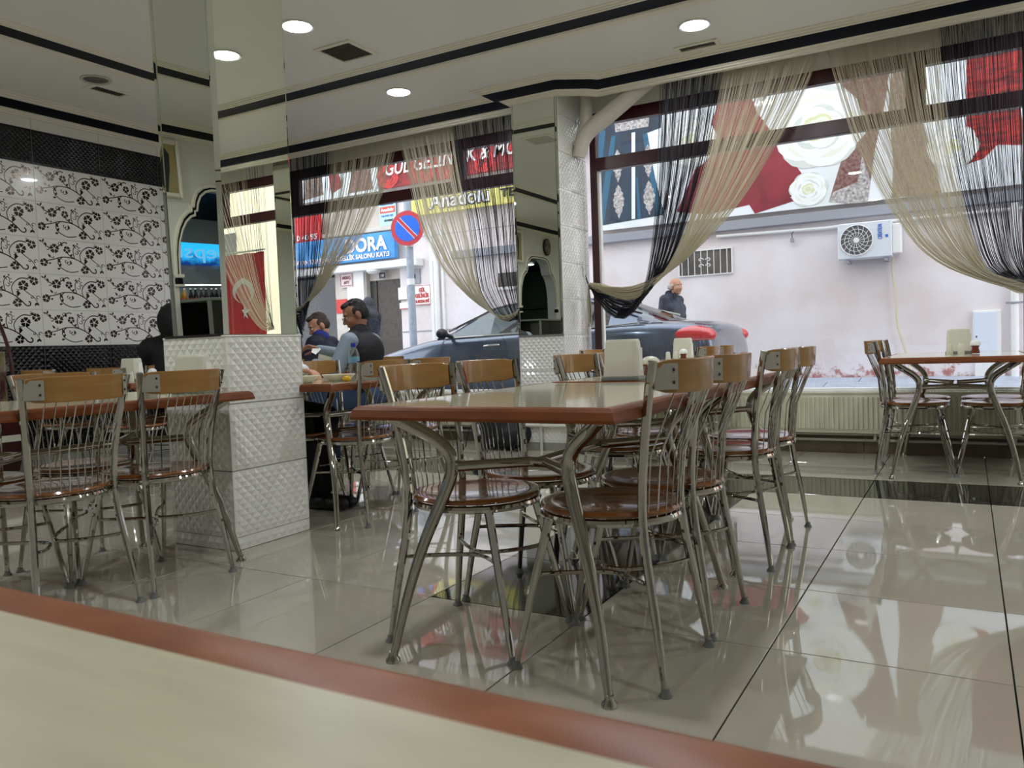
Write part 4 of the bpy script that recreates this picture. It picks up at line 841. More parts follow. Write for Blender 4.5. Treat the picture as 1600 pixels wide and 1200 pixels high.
# banner with gowns (flat print on a framed sheet)
t = thing('gown_banner', 'long white printed banner with roses and embroidered evening gowns', 'banner', (0, 10.36, 2.72))
m_ban = mat('banner_vinyl', (236, 238, 246), .45, var=(222, 230, 228), scale=1.4); B('banner_sheet', m_ban, t, -2.42, 4.2, 0, .03, 0, 2.0)
def flat(name, pts, m, par, y): return MB().prism(pts, y-.0016, y, 'y').build(name, m, par)
def P_(L_, k=2.72): return [(a, b-k) for a, b in L_]
m_navy = mat('gown_navy_print', (34, 38, 56), .5, var=(20, 60, 84), scale=2.5, stretch=(6, 1, .6)); m_lace = mat('lace_print', (206, 200, 196), .5, var=(110, 106, 112), scale=26); m_redg = mat('gown_red_print', (148, 40, 56), .5, var=(120, 28, 42), scale=2.5); m_maug = mat('gown_plum_print', (96, 36, 46), .5, var=(150, 124, 112), scale=22); m_gold = mat('gown_gold_print', (160, 140, 122), .5, var=(110, 88, 80), scale=24); m_red2 = mat('gown_scarlet_print', (196, 44, 40), .5, var=(70, 20, 26), scale=4, stretch=(1, 1, 4))
flat('printed_gown', P_([(-2.35, 2.80), (-1.18, 2.86), (-1.35, 3.6), (-1.45, 4.15), (-1.2, 4.2), (-1.15, 4.62), (-1.35, 4.7), (-1.95, 4.7), (-2.35, 4.62), (-2.38, 3.9)]), m_navy, t, -.002)
for x0 in (-1.93, -1.42): 
    for z_a, z_b, r in ((3.45, 3.98, .085), (2.88, 3.42, .10)):
        o_ = [(0, 1), (.25, .93), (.5, .86), (.45, .80), (.8, .74), (.7, .66), (1, .56), (.85, .48), (.9, .38), (.55, .32), (.62, .22), (.3, .15), (.15, .06), (0, 0)]
        flat('printed_lace', [(x0+a_*r, z_a-2.72+b_*(z_b-z_a)) for a_, b_ in o_]+[(x0-a_*r, z_a-2.72+b_*(z_b-z_a)) for a_, b_ in o_[::-1][1:-1]], m_lace, t, -.004)
flat('printed_lace', P_([(-1.95, 4.25), (-1.4, 4.25), (-1.35, 4.62), (-1.98, 4.62)]), m_lace, t, -.0042)
for q in ([(-2.3, 2.82), (-2.2, 2.82), (-2.02, 3.7), (-1.95, 4.2), (-2.02, 4.2), (-2.15, 3.6)], [(-1.22, 2.88), (-1.3, 2.87), (-1.42, 3.6), (-1.5, 4.15), (-1.42, 4.15), (-1.34, 3.6)], [(-1.62, 2.84), (-1.56, 2.84), (-1.6, 3.5), (-1.63, 3.5)], [(-2.3, 3.7), (-2.2, 3.75), (-2.12, 4.3), (-2.22, 4.35)]): flat('printed_fold', P_(q), mat('teal_print', (28, 92, 122), .5), t, -.0035)
for q in ([(-.1, 2.85), (-.02, 2.86), (.05, 3.9), (.0, 3.9)], [(.3, 2.82), (.4, 2.84), (.2, 3.8), (.14, 3.8)], [(-.6, 2.84), (-.52, 2.84), (-.3, 3.8), (-.35, 3.8)]): flat('printed_fold', P_(q), mat('dark_red_print', (122, 30, 44), .5), t, -.0035)
flat('printed_hem', P_([(1.22, 2.77), (1.45, 2.72), (1.72, 2.70), (1.76, 3.0), (1.66, 3.35), (1.6, 3.0), (1.45, 2.95), (1.28, 2.9)]), m_lace, t, -.0035)
flat('printed_gap', P_([(-1.72, 2.85), (-1.66, 2.85), (-1.62, 4.2), (-1.68, 4.2)]), m_ban, t, -.0044)
flat('printed_gown', P_([(-.98, 2.88), (-.5, 2.79), (.12, 2.86), (.2, 2.72), (.75, 2.84), (.7, 2.9), (1.02, 2.97), (.62, 3.6), (.25, 4.2), (.1, 4.7), (-.25, 4.7), (-.35, 4.3), (-.62, 3.6)]), m_redg, t, -.002)
flat('printed_gown', P_([(1.22, 2.77), (1.45, 2.72), (1.72, 2.70), (1.82, 3.4), (1.95, 4.0), (2.05, 4.7), (1.6, 4.7), (1.62, 4.1), (1.45, 3.5)]), m_maug, t, -.002); flat('printed_gown', P_([(2.02, 2.73), (2.62, 2.72), (2.45, 3.5), (2.25, 4.2), (2.3, 4.7), (2.05, 4.7), (2.0, 3.9), (2.05, 3.2)]), m_gold, t, -.002)
flat('printed_sleeve', P_([(1.38, 4.3), (1.5, 3.95), (1.85, 3.98), (2.0, 4.2), (1.95, 4.5), (1.7, 4.25), (1.55, 4.62)]), m_maug, t, -.004); flat('printed_gown', P_([(2.9, 3.05), (3.1, 3.1), (3.25, 3.25), (3.55, 3.2), (3.5, 3.7), (3.9, 4.2), (3.8, 4.7), (2.92, 4.7)]), m_red2, t, -.002)
pet = [mat('rose_petal_print_%s' % q, c, .5) for q, c in (('white', (238, 240, 240)), ('ivory', (228, 230, 214)), ('shade', (208, 214, 208)), ('heart', (214, 216, 170)))]
def rose(cx, cz, R, seed, mats=pet):
    rnd = random.Random(seed); y = -.0045
    for lay, (rr, n, mi) in enumerate(((1, 6, 2), (.95, 6, 0), (.78, 5, 1), (.72, 5, 0), (.55, 5, 2), (.5, 4, 0), (.34, 4, 3), (.28, 3, 1), (.15, 3, 3))):
        for k in range(n):
            a = 2*pi*k/n+lay*.7+rnd.uniform(-.2, .2); c = (cx+cos(a)*R*rr*.42, cz-2.72+sin(a)*R*rr*.42); q = R*rr*.62; y -= .00006
            if k % 1 == 0: flat('printed_petal', [(c[0]+q*cos(t_*pi/7), c[1]+q*.85*sin(t_*pi/7)) for t_ in range(14)], mats[mi], t, y)
rose(1.1, 3.82, .62, 1); rose(.95, 2.98, .26, 2); rose(-.75, 3.9, .42, 3); rose(2.75, 3.3, .3, 4)
# red shop banner
t = thing('shop_banner', 'red rose printed banner reading GÜL GELİNLİK and MODA EVİ', 'sign', (-6.72, 10.33, 3.95))
m_rb = mat('red_rose_print', (176, 24, 30), .45, var=(90, 10, 16), scale=7); B('banner_sheet', m_rb, t, 0, 4.2, 0, .03, 0, .78, bevel=.004)
rp_ = [mat('red_petal_%s' % q, c, .5) for q, c in (('a', (196, 40, 40)), ('b', (150, 20, 26)), ('c', (110, 10, 18)), ('d', (80, 6, 14)))]
for rx, rz_, rr in ((.2, .22, .26), (.6, .6, .2), (1.1, .2, .2), (1.7, .5, .24), (2.3, .2, .22), (2.9, .5, .24), (3.6, .3, .28)):
    rose(rx, rz_+2.72, rr, int(rx*10), rp_)
text('lettering', 'GÜL GELİNLİK & MODA EVİ', .36, m_white, t, (.12, -.02, .235), width=3.85, shear=.22, bold=.004)
t = thing('printed_banner', 'white printed panel with a red gown left of the red shop banner', 'banner', (-8.9, 10.34, 3.93)); B('banner_sheet', m_ban, t, 0, 2.12, 0, .03, 0, .8)
flat('printed_gown', [(.95, .08), (1.25, .2), (1.05, .8), (.86, .8)], m_redg, t, -.002); flat('printed_gown', [(1.4, .05), (2.0, .05), (1.9, .8), (1.55, .8)], m_maug, t, -.002); flat('printed_gown', [(.2, .05), (.75, .1), (.7, .8), (.3, .8)], m_gold, t, -.002)
t = thing('yellow_sign', 'yellow shop sign reading Anadolu with a telephone number', 'sign', (-6.02, 10.30, 3.36)); m_yel = mat('yellow_vinyl', (226, 216, 120), .5); B('sign_board', m_yel, t, 0, 3.3, 0, .06, 0, .40, bevel=.005)
text('lettering', 'Anadolu', .36, m_dark, t, (.46, -.012, .09), width=1.30, bold=.022, ext=.002); text('lettering', 'Anadolu', .36, m_white, t, (.46, -.02, .09), width=1.28, bold=.006); text('lettering', 'TEL: 0352 222', .2, m_dark, t, (1.95, -.015, .12), width=1.5, bold=.006)
t = thing('blue_sign', 'blue shop sign with white letters ending in DORA', 'sign', (-9.0, 10.2, 2.63)); m_sb = mat('blue_vinyl', (44, 130, 206), .45, var=(70, 160, 226), scale=2); B('sign_board', m_sb, t, 0, 2.66, 0, .1, 0, .50, bevel=.006)
m_pk = mat('pale_pink_letters', (240, 226, 230), .5); text('lettering', 'DORA', .36, m_pk, t, (1.46, -.012, .18), width=1.02, bold=.012); text('lettering', 'BAYAN KUAFÖRÜ GÜZELLİK SALONU KAT:3', .12, m_pk, t, (.12, -.012, .045), width=2.42, bold=.004)
t = thing('red_sign', 'small red sign with a white telephone number behind the far curtain', 'sign', (-9.15, 10.3, 3.1)); B('sign_board', mat('red_vinyl', (206, 34, 40), .5), t, 0, .9, 0, .06, 0, .56, bevel=.005); text('lettering', '710 40 95', .15, m_white, t, (.08, -.01, .08), width=.74, bold=.004)
t = thing('poster', 'pale blue poster with red lettering left of the lamp post', 'poster', (-6.86, 10.44, 3.28)); B('sheet', mat('pale_blue_paper', (176, 214, 232), .6), t, 0, .40, 0, .01, 0, .56); B('red_strip', mat('red_paper', (210, 84, 70), .6), t, .02, .38, -.003, 0, .24, .36); MB().prism([(.19+.05*cos(k*pi/6), .50+.05*sin(k*pi/6)) for k in range(12)], -.003, 0).build('red_dot', mat('orange_paper', (222, 110, 84), .6), t)
text('lettering', 'Anadolu', .09, m_white, t, (.05, -.006, .27), width=.3, bold=.003); text('lettering', 'BÜLENT MODA', .05, m_blue, t, (.06, -.004, .39), width=.28); text('lettering', 'Tel: 0352 222', .05, m_blue, t, (.05, -.004, .17), width=.28); text('lettering', 'KAYSERİ', .05, m_dark, t, (.12, -.004, .08), width=.2, bold=.002)
m_rl = mat('red_lettering', (196, 44, 44), .5)
t = thing('wall_sign', 'small white wall sign with red letters reading GÜL GELİNLİK MODA EVİ', 'sign', (-6.13, 10.46, 1.74)); B('sign_board', m_white, t, 0, .38, 0, .02, 0, .36, bevel=.003)
for bd, z, w_, s_ in (('GÜL', .24, .14, .1), ('GELİNLİK', .135, .31, .1), ('& MODA EVİ', .04, .31, .075)): text('lettering', bd, s_, m_rl, t, (.19-w_/2, -.006, z), width=w_, bold=.003)
for bx_ in ((0, .38, .352, .36), (0, .38, 0, .008), (0, .008, .008, .352), (.372, .38, .008, .352)): MB().box(bx_[0], bx_[1], -.004, 0, bx_[2], bx_[3]).build('sign_border', m_rl, t)
t = thing('name_plate', 'small framed plate reading AKBAŞ APT beside the entrance', 'sign', (-7.92, 10.44, 2.18)); B('sign_board', mat('pink_plate', (224, 206, 208), .5), t, 0, .34, 0, .02, 0, .30, bevel=.02)
m_br = mat('brown_letters', (130, 50, 56), .5)
for bx_ in ((.03, .31, .26, .27), (.03, .31, .03, .04), (.02, .03, .04, .26), (.31, .32, .04, .26)): MB().box(bx_[0], bx_[1], -.004, 0, bx_[2], bx_[3]).build('plate_border', m_br, t)
text('lettering', 'AKBAŞ', .09, m_br, t, (.06, -.006, .16), width=.22); text('lettering', 'APT', .09, m_br, t, (.10, -.006, .065), width=.14)
t = thing('porch_lamp', 'round ceiling lamp under the entrance canopy', 'lamp', (-6.98, 10.35, 2.46)); MB().lathe([(.14, 0), (.14, -.03), (.10, -.07), (0, -.085)], 20).build('lamp_shade', m_white, t, smooth=True)
t = thing('house_number', 'small dark house number plate above the entrance door', 'sign', (-6.95, 10.47, 2.30)); B('plate', mat('navy_plate', (24, 32, 60), .4), t, 0, .13, 0, .02, 0, .11); text('lettering', '10', .07, m_white, t, (.03, -.005, .03), width=.07)
t = thing('gas_meter', 'round black meter on a grey plate right of the lamp post', 'meter', (-6.17, 10.47, 2.28)); B('plate', m_grey, t, -.1, .18, 0, .02, -.14, .14); MB().lathe([(0, .04), (.07, .04), (.08, .02), (.08, 0)], 18).build('dial', m_dark, t, loc=(0, 0, 0), rot=(pi/2, 0, 0))
for zz, lb in ((1.85, 'small framed notice behind the lamp post, upper one'), (1.68, 'small white notice behind the lamp post, lower one')):
    t = thing('notice', lb, 'sign', (-6.50 if zz > 1.8 else -6.48, 10.46, zz)); B('plate', m_white, t, 0, .2, 0, .02, 0, .24 if zz > 1.8 else .12); B('plate_border', m_dark if zz > 1.8 else m_rl, t, 0, .2, -.003, 0, 0, .012)
# lamp post with no parking sign
t = thing('sign_post', 'grey galvanised street pole carrying the round no parking sign', 'pole', (-4.83, 8.65, .04)); m_galv = mat('galvanised', (150, 162, 176), .5, var=(170, 180, 192), scale=14)
MB().tube([(0, 0, 0), (-.016, 0, 3.34)], .062, 14).build('pole', m_galv, t, smooth=True); MB().tube([(-.012, 0, 2.5), (-.012, 0, 2.85)], .07, 14).build('sticker_band', m_white, t, smooth=True)
MB().tube([(-.008, 0, 1.9), (-.009, 0, 2.0)], .0635, 14).build('sticker', m_white, t, smooth=True)
t = thing('no_parking_sign', 'round blue and red no parking sign with a diagonal bar', 'sign', (-4.80, 8.56, 2.83), radians(18)); mbl = mat('sign_blue', (24, 104, 224), .4); mrd = mat('sign_red', (196, 52, 64), .4)
def disc(r, y, m, nm): MB().prism([(r*cos(k*pi/20), r*sin(k*pi/20)) for k in range(40)], y, y+.004).build(nm, m, t)
disc(.275, 0, mrd, 'sign_plate'); disc(.205, -.004, mbl, 'blue_field')
c_, s_ = cos(-.82), sin(-.82)
def bar(d0, d1, y, m, nm): MB().prism([(a*c_-b*s_, a*s_+b*c_) for a, b in ((-.208, d0), (.208, d0), (.208, d1), (-.208, d1))], y, y+.003).build(nm, m, t)
bar(-.034, .034, -.0065, m_white, 'white_edge'); bar(-.024, .024, -.009, mrd, 'red_bar')
# flag outside the window beyond the right pier
t = thing('flag', 'red flag with white crescent and star hanging outside, seen in the column mirror', 'flag', (4.80, 5.25, 1.0)); m_flag = mat('flag_red', (206, 22, 34), .7)
def fy(x): return .025*sin(x*26)
mb = MB(); nx = 30
for j in range(9):
    for i in range(nx+1): x = -.36+.72*i/nx; mb.v.append((x, fy(x)+.003*j, 1.16*j/8))
for j in range(8):
    for i in range(nx): a = j*(nx+1)+i; mb.f.append((a, a+1, a+nx+2, a+nx+1))
mb.build('flag_cloth', m_flag, t, smooth=True)
# crescent opens downwards, the star hangs below it
cc = [(.0+.165*cos(a), .70+.165*sin(a)) for a in [radians(-58+i*296/28) for i in range(29)]]; inn = [(.0+.132*cos(a), .665+.132*sin(a)) for a in [radians(-66+i*312/28) for i in range(29)]]
mb = MB()
for (a, b) in zip(cc, inn): mb.v += [(a[0], fy(a[0])-.006+.003*a[1]*8/1.16*.0, a[1]), (b[0], fy(b[0])-.006, b[1])]
mb.f = [(2*i, 2*i+2, 2*i+3, 2*i+1) for i in range(28)]; mb.build('crescent', m_white, t, recalc=False)
sp = [(-.03+(.105 if k % 2 == 0 else .042)*cos(pi/2+k*pi/5), .44+(.105 if k % 2 == 0 else .042)*sin(pi/2+k*pi/5)) for k in range(10)]
MB().add([(a, fy(a)-.014, b) for a, b in sp]+[(-.03, fy(-.03)-.014, .44)], [(k, (k+1) % 10, 10) for k in range(10)]).build('star', m_white, t, recalc=False)
MB().tube([(-.40, 0, 1.18), (.40, 0, 1.18)], .012, 8).build('flag_rod', m_white, t, smooth=True)
# ------------------------------------------------------------------ parked car (local x: nose at -2.35, tail at +2.35; near flank at y=-.9)
car = thing('car', 'dark grey blue saloon car parked outside the windows', 'car', (-1.72, 7.2, .05))
m_car = mat('car_paint', (92, 104, 124), .2, .6, coat=1.0); m_cg = glassy('car_glass', (.42, .50, .52), .10); m_trim = mat('car_trim', (26, 28, 32), .4); m_tl = mat('tail_lamp_red', (200, 14, 24), .12, coat=1, emit=.12); m_tlw = mat('lamp_clear', (232, 200, 200), .15, coat=1)
# x, z of the body top line (bonnet, belt line, boot lid), half width at that line, half width at the waist, bottom
ST = [(-2.34, .60, .50, .62, .30), (-2.28, .70, .58, .74, .24), (-2.1, .77, .68, .84, .22), (-1.8, .84, .74, .89, .2), (-1.4, .92, .76, .90, .2), (-1.15, .965, .78, .905, .2), (-.9, .975, .80, .91, .2), (0, .995, .81, .915, .2), (.9, 1.02, .81, .915, .2), (1.4, 1.04, .80, .91, .2), (1.75, 1.05, .76, .90, .2), (2.1, 1.035, .72, .87, .22), (2.27, 1.005, .66, .82, .26), (2.34, .94, .60, .76, .3), (2.37, .70, .60, .75, .34)]
mb = MB(); rows = []
for (x, zt, wt, ww, zb) in ST:
    half_ = [(0, zb), (ww*.85, zb), (ww*.97, zb+.10), (ww, zb+.28), (ww*.998, (zb+zt)/2+.08), (ww*.975, zt-.10), (wt+(ww-wt)*.45, zt-.03), (wt, zt), (wt*.8, zt+.018), (wt*.4, zt+.035), (0, zt+.04)]
    rows.append([(x, -a, b) for a, b in half_]+[(x, a, b) for a, b in half_[::-1][1:-1]])
m = len(rows[0])
for r in rows: mb.v += r
for i in range(len(rows)-1):
    for k in range(m): mb.f.append((i*m+k, i*m+(k+1) % m, (i+1)*m+(k+1) % m, (i+1)*m+k))
mb.f += [tuple(range(m))[::-1], tuple(range((len(rows)-1)*m, len(rows)*m))]
bo = mb.build('body_shell', m_car, car, smooth=True)
sd = bo.modifiers.new('s', 'SUBSURF'); sd.levels = 2; sd.render_levels = 2
# greenhouse: stations (x, roof z, half width at roof, belt z, half width at belt)
GH = [(-1.12, 1.0, .62, .98, .76), (-.86, 1.13, .62, .985, .785), (-.56, 1.28, .60, .99, .795), (-.30, 1.375, .59, .995, .80), (.1, 1.425, .59, 1.0, .80), (.5, 1.425, .59, 1.01, .80), (.9, 1.385, .585, 1.02, .80), (1.2, 1.315, .575, 1.03, .79), (1.5, 1.20, .57, 1.04, .775), (1.8, 1.085, .57, 1.05, .74)]
def G(i, s_):        # s_: -1 near belt .. 1 far belt, |s_|<.55 roof
    x, zr, wr, zb, wb_ = GH[i]; a = abs(s_); sg = -1 if s_ < 0 else 1
    if a > .5: k = (1-a)/.5; return (x, sg*(wb_+(wr+.035-wb_)*k), zb+(zr-.05-zb)*k-.0)
    k = (.5-a)/.5; return (x, sg*(wr+.035)*(1-k)**.8 if k < 1 else 0, zr-.05+.05*(1-(1-k)**2.4))
SS = [-1, -.9, -.75, -.6, -.52, -.46, -.4, -.3, -.15, 0, .15, .3, .4, .46, .52, .6, .75, .9, 1]
parts = {'paint': MB(), 'near': MB(), 'far': MB(), 'front': MB(), 'rear': MB()}
for i in range(len(GH)-1):
    for j in range(len(SS)-1):
        sm = (SS[j]+SS[j+1])/2; q = [G(i, SS[j]), G(i, SS[j+1]), G(i+1, SS[j+1]), G(i+1, SS[j])]
        side = abs(sm) > .52; roof = abs(sm) < .42
        if side and (2 <= i <= 6 or i == 1): k = 'near' if sm < 0 else 'far'
        elif i <= 2 and roof: k = 'front'
        elif i >= 6 and roof: k = 'rear'
        else: k = 'paint'
        parts[k].add(q, [(0, 1, 2, 3)])
parts['paint'].build('roof_and_pillars', m_car, car, smooth=True); parts['near'].build('side_window', m_cg, car, smooth=True); parts['far'].build('side_window', m_cg, car, smooth=True); parts['front'].build('windscreen', m_cg, car, smooth=True); parts['rear'].build('rear_window', m_cg, car, smooth=True)
for s_ in (-1, 1):
    MB().tube([(x, s_*(w_+.008), z+.002) for x, z, w_ in ((-.95, .975, .80), (-.3, .99, .81), (.5, 1.005, .812), (1.2, 1.03, .805), (1.62, 1.06, .78))], .012, 8, flat=.7).build('chrome_trim', m_chrome, car, smooth=True)
    MB().tube(spl([(G(1, s_*.55)[0]-.1, s_*.70, 1.06), G(2, s_*.52), G(3, s_*.52), G(4, s_*.52), G(5, s_*.52), G(6, s_*.52), G(7, s_*.52), (1.55, s_*.66, 1.16)], 4), .014, 8).build('roof_trim', m_chrome, car, smooth=True)
    for xx in (.12,): MB().tube([(xx, s_*.815, 1.0), (xx+.05, s_*.655, 1.37)], .022, 6).build('door_pillar', m_trim, car)
    MB().tube([(.98, s_*.80, 1.02), (1.05, s_*.64, 1.34)], .02, 6).build('door_pillar', m_trim, car)
    for xx in (-.95, .14, 1.12): MB().tube(spl([(xx, s_*.80, .985), (xx, s_*.905, .86), (xx+.01, s_*.918, .6), (xx+.03, s_*.90, .32)], 4), .004, 5).build('door_gap', m_trim, car)
    for xx in (-.22, .85):
        h_ = MB().tube(spl([(xx-.10, s_*.905, .862), (xx-.08, s_*.935, .866), (xx+.08, s_*.935, .872), (xx+.10, s_*.905, .868)], 4), .013, 8).build('door_handle', m_chrome, car, smooth=True)
    mb = MB().ell((-.86, s_*1.0, 1.03), (.055, .10, .062), 14, 10).cap((-.84, s_*.83, .99), .025, (-.85, s_*.95, 1.02), .03); mb.build('wing_mirror', m_trim, car, smooth=True)
    MB().ell((2.07, s_*.69, .895), (.30, .172, .115), 26, 16).build('tail_lamp', m_tl, car, smooth=True); MB().ell((2.06, s_*.695, .855), (.295, .172, .014), 24, 8).build('lamp_strip', m_tlw, car, smooth=True)
    for xx in (-1.42, 1.38):
        wh = MB().lathe([(.0, -.1), (.2, -.1), (.30, -.1), (.325, -.07), (.325, .07), (.30, .1), (.0, .1)], 28).build('wheel', m_trim, car, smooth=True, loc=(xx, s_*.80, .31), rot=(pi/2, 0, 0))
        MB().lathe([(0, .112*1), (.05, .11), (.19, .09), (.21, .104), (.215, .09)], 20).build('hub_cap', m_chrome, wh, smooth=True, rot=(0 if s_ < 0 else pi, 0, 0))
B('cabin_floor', m_trim, car, -1.0, 1.6, -.72, .72, .5, .6)
for x in (-.05, .95):
    for y in (-.36, .36): MB().box(x, x+.12, y-.24, y+.24, .6, 1.12).box(x+.02, x+.1, y-.12, y+.12, 1.12, 1.27).build('seat', m_trim, car, bevel=.03, seg=2)
MB().tube([(-.52+.07*sin(a)*.5, .36+.17*cos(a), 1.0+.16*sin(a)) for a in [2*pi*k/20 for k in range(20)]], .016, 8, closed=True).build('steering_wheel', m_trim, car, smooth=True)
B('dashboard', m_trim, car, -1.05, -.62, -.7, .7, .75, .97, bevel=.03)

# ------------------------------------------------------------------ people
m_skin = mat('skin', (196, 146, 118), .5, var=(186, 132, 106), scale=12); m_skin2 = mat('skin_tan', (158, 110, 82), .5, var=(146, 98, 74), scale=12); m_lip = mat('lips', (150, 88, 78), .5)
m_hairb = mat('black_hair', (24, 20, 18), .6, bump=.8, bscale=120); m_hairbr = mat('brown_hair', (66, 50, 42), .6, bump=.8, bscale=120); m_hairg = mat('grey_hair', (176, 172, 168), .7, bump=.8, bscale=120)
m_eye = mat('eye_white', (228, 224, 218), .3); m_iris = mat('iris', (30, 20, 16), .3)
def head_blobs(mb, M, beard=False):
    R = M.to_3x3(); P = lambda *p: M @ Vector(p)
    def E(c, r, nu=16, nv=12): mb.ell(tuple(P(*c)), r, nu, nv, R)
    E((-.012, 0, .035), (.096, .076, .086)); E((.03, 0, -.02), (.066, .061, .088)); E((.04, 0, -.07), (.046, .044, .045)); E((.062, 0, -.092), (.026, .026, .022))
    mb.cap(P(.078, 0, .018), .010, P(.104, 0, -.022), .015); E((.092, -.013, -.027), (.013, .009, .009)); E((.092, .013, -.027), (.013, .009, .009))
    mb.cap(P(.073, -.036, .032), .014, P(.073, .036, .032), .014); E((.06, -.038, -.022), (.026, .02, .022)); E((.06, .038, -.022), (.026, .02, .022)); mb.cap(P(.082, -.018, -.058), .010, P(.082, .018, -.058), .010)
    for s_ in (-1, 1): E((-.012, s_*.078, -.008), (.022, .010, .034)); E((-.004, s_*.074, -.03), (.012, .009, .014))
def face_parts(body, M, skin):
    R = M.to_3x3(); P = lambda *p: M @ Vector(p)
    for s_ in (-1, 1):
        e = MB().ell(tuple(P(.074, s_*.031, .006)), (.0115, .0125, .009), 12, 8, R).build('eye', m_eye, body, smooth=True); MB().ell(tuple(P(.0835, s_*.031, .004)), (.004, .0055, .006), 8, 6, R).build('iris', m_iris, e, smooth=True)
        MB().cap(P(.086, s_*.018, .030), .0045, P(.078, s_*.046, .031), .0035, 8).build('eyebrow', m_hairb, body, smooth=True)
    MB().cap(P(.091, -.017, -.057), .0055, P(.091, .017, -.057), .0055, 8).build('mouth', m_lip, body, smooth=True)
def hair(body, M, m, style='short'):
    R = M.to_3x3(); mb = MB(); rnd = random.Random(5)
    if style == 'bald': L_ = [((-.055, s_*.05, -.005), (.055, .036, .045)) for s_ in (-1, 1)]+[((-.075, 0, -.01), (.04, .06, .045))]+[((-.01, s_*.072, .012), (.04, .012, .024)) for s_ in (-1, 1)]
    else:
        L_ = [((-.022, 0, .048), (.090, .076, .076)), ((-.05, 0, .0), (.062, .070, .070)), ((.035, 0, .094), (.046, .054, .026))]+[((-.014, s_*.066, .030), (.040, .014, .034)) for s_ in (-1, 1)]
        for k in range(26): a = rnd.uniform(0, 6.28); q = rnd.uniform(0, .07); L_.append(((-.015+q*cos(a), q*sin(a)*.85, .118-q*q*5), (.016, .014, .010)))
    for c, r in L_: mb.ell(tuple(M @ Vector(c)), r, 12, 8, R)
    remesh('hair', mb, m, body, .006, 1)
def hand_blobs(mb, W, D, U, curl=.5, flip=1, scale=1.0):
    """W wrist, D direction of the palm, U back-of-hand normal"""
    W = Vector(W); D = Vector(D).normalized(); U = Vector(U); U = (U-D*U.dot(D)).normalized(); Sd = D.cross(U)*flip; s = scale
    for k in (-1.2, -.4, .4, 1.2): mb.cap(W+Sd*.012*k*s, .017*s, W+D*.08*s+Sd*.0185*k*s, .0125*s)
    for k, L in ((-1.5, .068), (-.5, .078), (.5, .074), (1.5, .058)):
        p = W+D*.085*s+Sd*.0185*k*s; d = D.copy()
        for j, q in enumerate((.45, .32, .23)):
            d = (d*cos(curl*.8)-U*sin(curl*.8)).normalized(); e = p+d*L*q*s; mb.cap(p, (.0098-.0008*j)*s, e, (.009-.0008*j)*s); p = e
    p = W+D*.025*s-Sd*.026*s; d = (D*.7-Sd*.6-U*.35).normalized()
    for q, r in ((.042, .0125), (.032, .0112), (.026, .010)): e = p+d*q*s; mb.cap(p, r*s, e, (r-.001)*s); p = e; d = (d+Sd*.35-U*.12).normalized()
def headM(c, yaw, pitch, roll=0): return Matrix.Translation(Vector(c)) @ Matrix.Rotation(yaw, 4, 'Z') @ Matrix.Rotation(pitch, 4, 'Y') @ Matrix.Rotation(roll, 4, 'X')
def person(label, loc, rz, J, skin, head, hands, wear, hair_m=None, hair_style='short', vox=.008, glasses=False, grp=None):
    """J: joints in local coordinates (faces +x); hands: list of (wrist, dir, up, curl, flip); wear: list of (name, material, list of capsules/ellipsoids, voxel)"""
    t = thing('person', label, 'person', loc, rz, grp); M = headM(*head); mb = MB(); head_blobs(mb, M)
    mb.cap(M @ Vector((-.018, 0, -.06)), .050, J['neck'], .056); mb.cap(J['neck'], .06, J['chest'], .11); mb.cap(J['chest'], .13, J['hip'], .12)
    for s_ in ('l', 'r'):
        mb.cap(J['neck'], .05, J['sh'+s_], .055); mb.cap(J['sh'+s_], .05, J['el'+s_], .036); mb.cap(J['el'+s_], .036, J['wr'+s_], .024)
        mb.cap(J['hip'], .10, J['kn'+s_], .055); mb.cap(J['kn'+s_], .053, J['an'+s_], .034)
    for h in hands: hand_blobs(mb, *h)
    body = remesh('body', mb, skin, t, vox, 1); face_parts(body, M, skin)
    if hair_m: hair(body, M, hair_m, hair_style)
    if glasses:
        g = MB(); P = lambda *p: M @ Vector(p)
        for s_ in (-1, 1):
            g.tube([P(.100, s_*.032+.021*cos(a), .004+.015*sin(a)) for a in [2*pi*k/16 for k in range(16)]], .0016, 6, closed=True); g.tube([P(.100, s_*.052, .006), P(.06, s_*.078, .01), P(-.02, s_*.083, .008)], .0018, 6)
        g.tube([P(.100, -.011, .008), P(.104, 0, .011), P(.100, .011, .008)], .0016, 6); g.build('glasses', m_chrome, body, smooth=True)
    for nm, m, items, vx in wear:
        mb = MB()
        for it in items:
            if it[0] == 'e': mb.ell(it[1], it[2], 16, 12)
            else: mb.cap(*it)
        remesh(nm, mb, m, t, vx, 2)
    return t
def shoes(J, sdir=(1, 0, 0)):
    out = []
    for s_ in 'lr': a = Vector(J['an'+s_]); d = Vector(sdir); out += [(a+Vector((0, 0, -.035))-d*.03, .042, a+d*.09+Vector((0, 0, -.045)), .040), (a+d*.05+Vector((0, 0, -.045)), .042, a+d*.19+Vector((0, 0, -.052)), .030)]
    return out
m_navyj = mat('navy_jacket', (24, 28, 48), .8, bump=.3); m_vest = mat('black_vest', (20, 20, 27), .75, bump=.4, bscale=25); m_shirt = mat('blue_grey_shirt', (138, 150, 162), .85, bump=.2); m_jean = mat('blue_jeans', (50, 68, 96), .85); m_trou = mat('black_trousers', (16, 16, 19), .85, bump=.2); m_shoe = mat('black_shoe', (20, 19, 19), .5, bump=.4); m_collar = mat('royal_blue_collar', (26, 42, 130), .8)
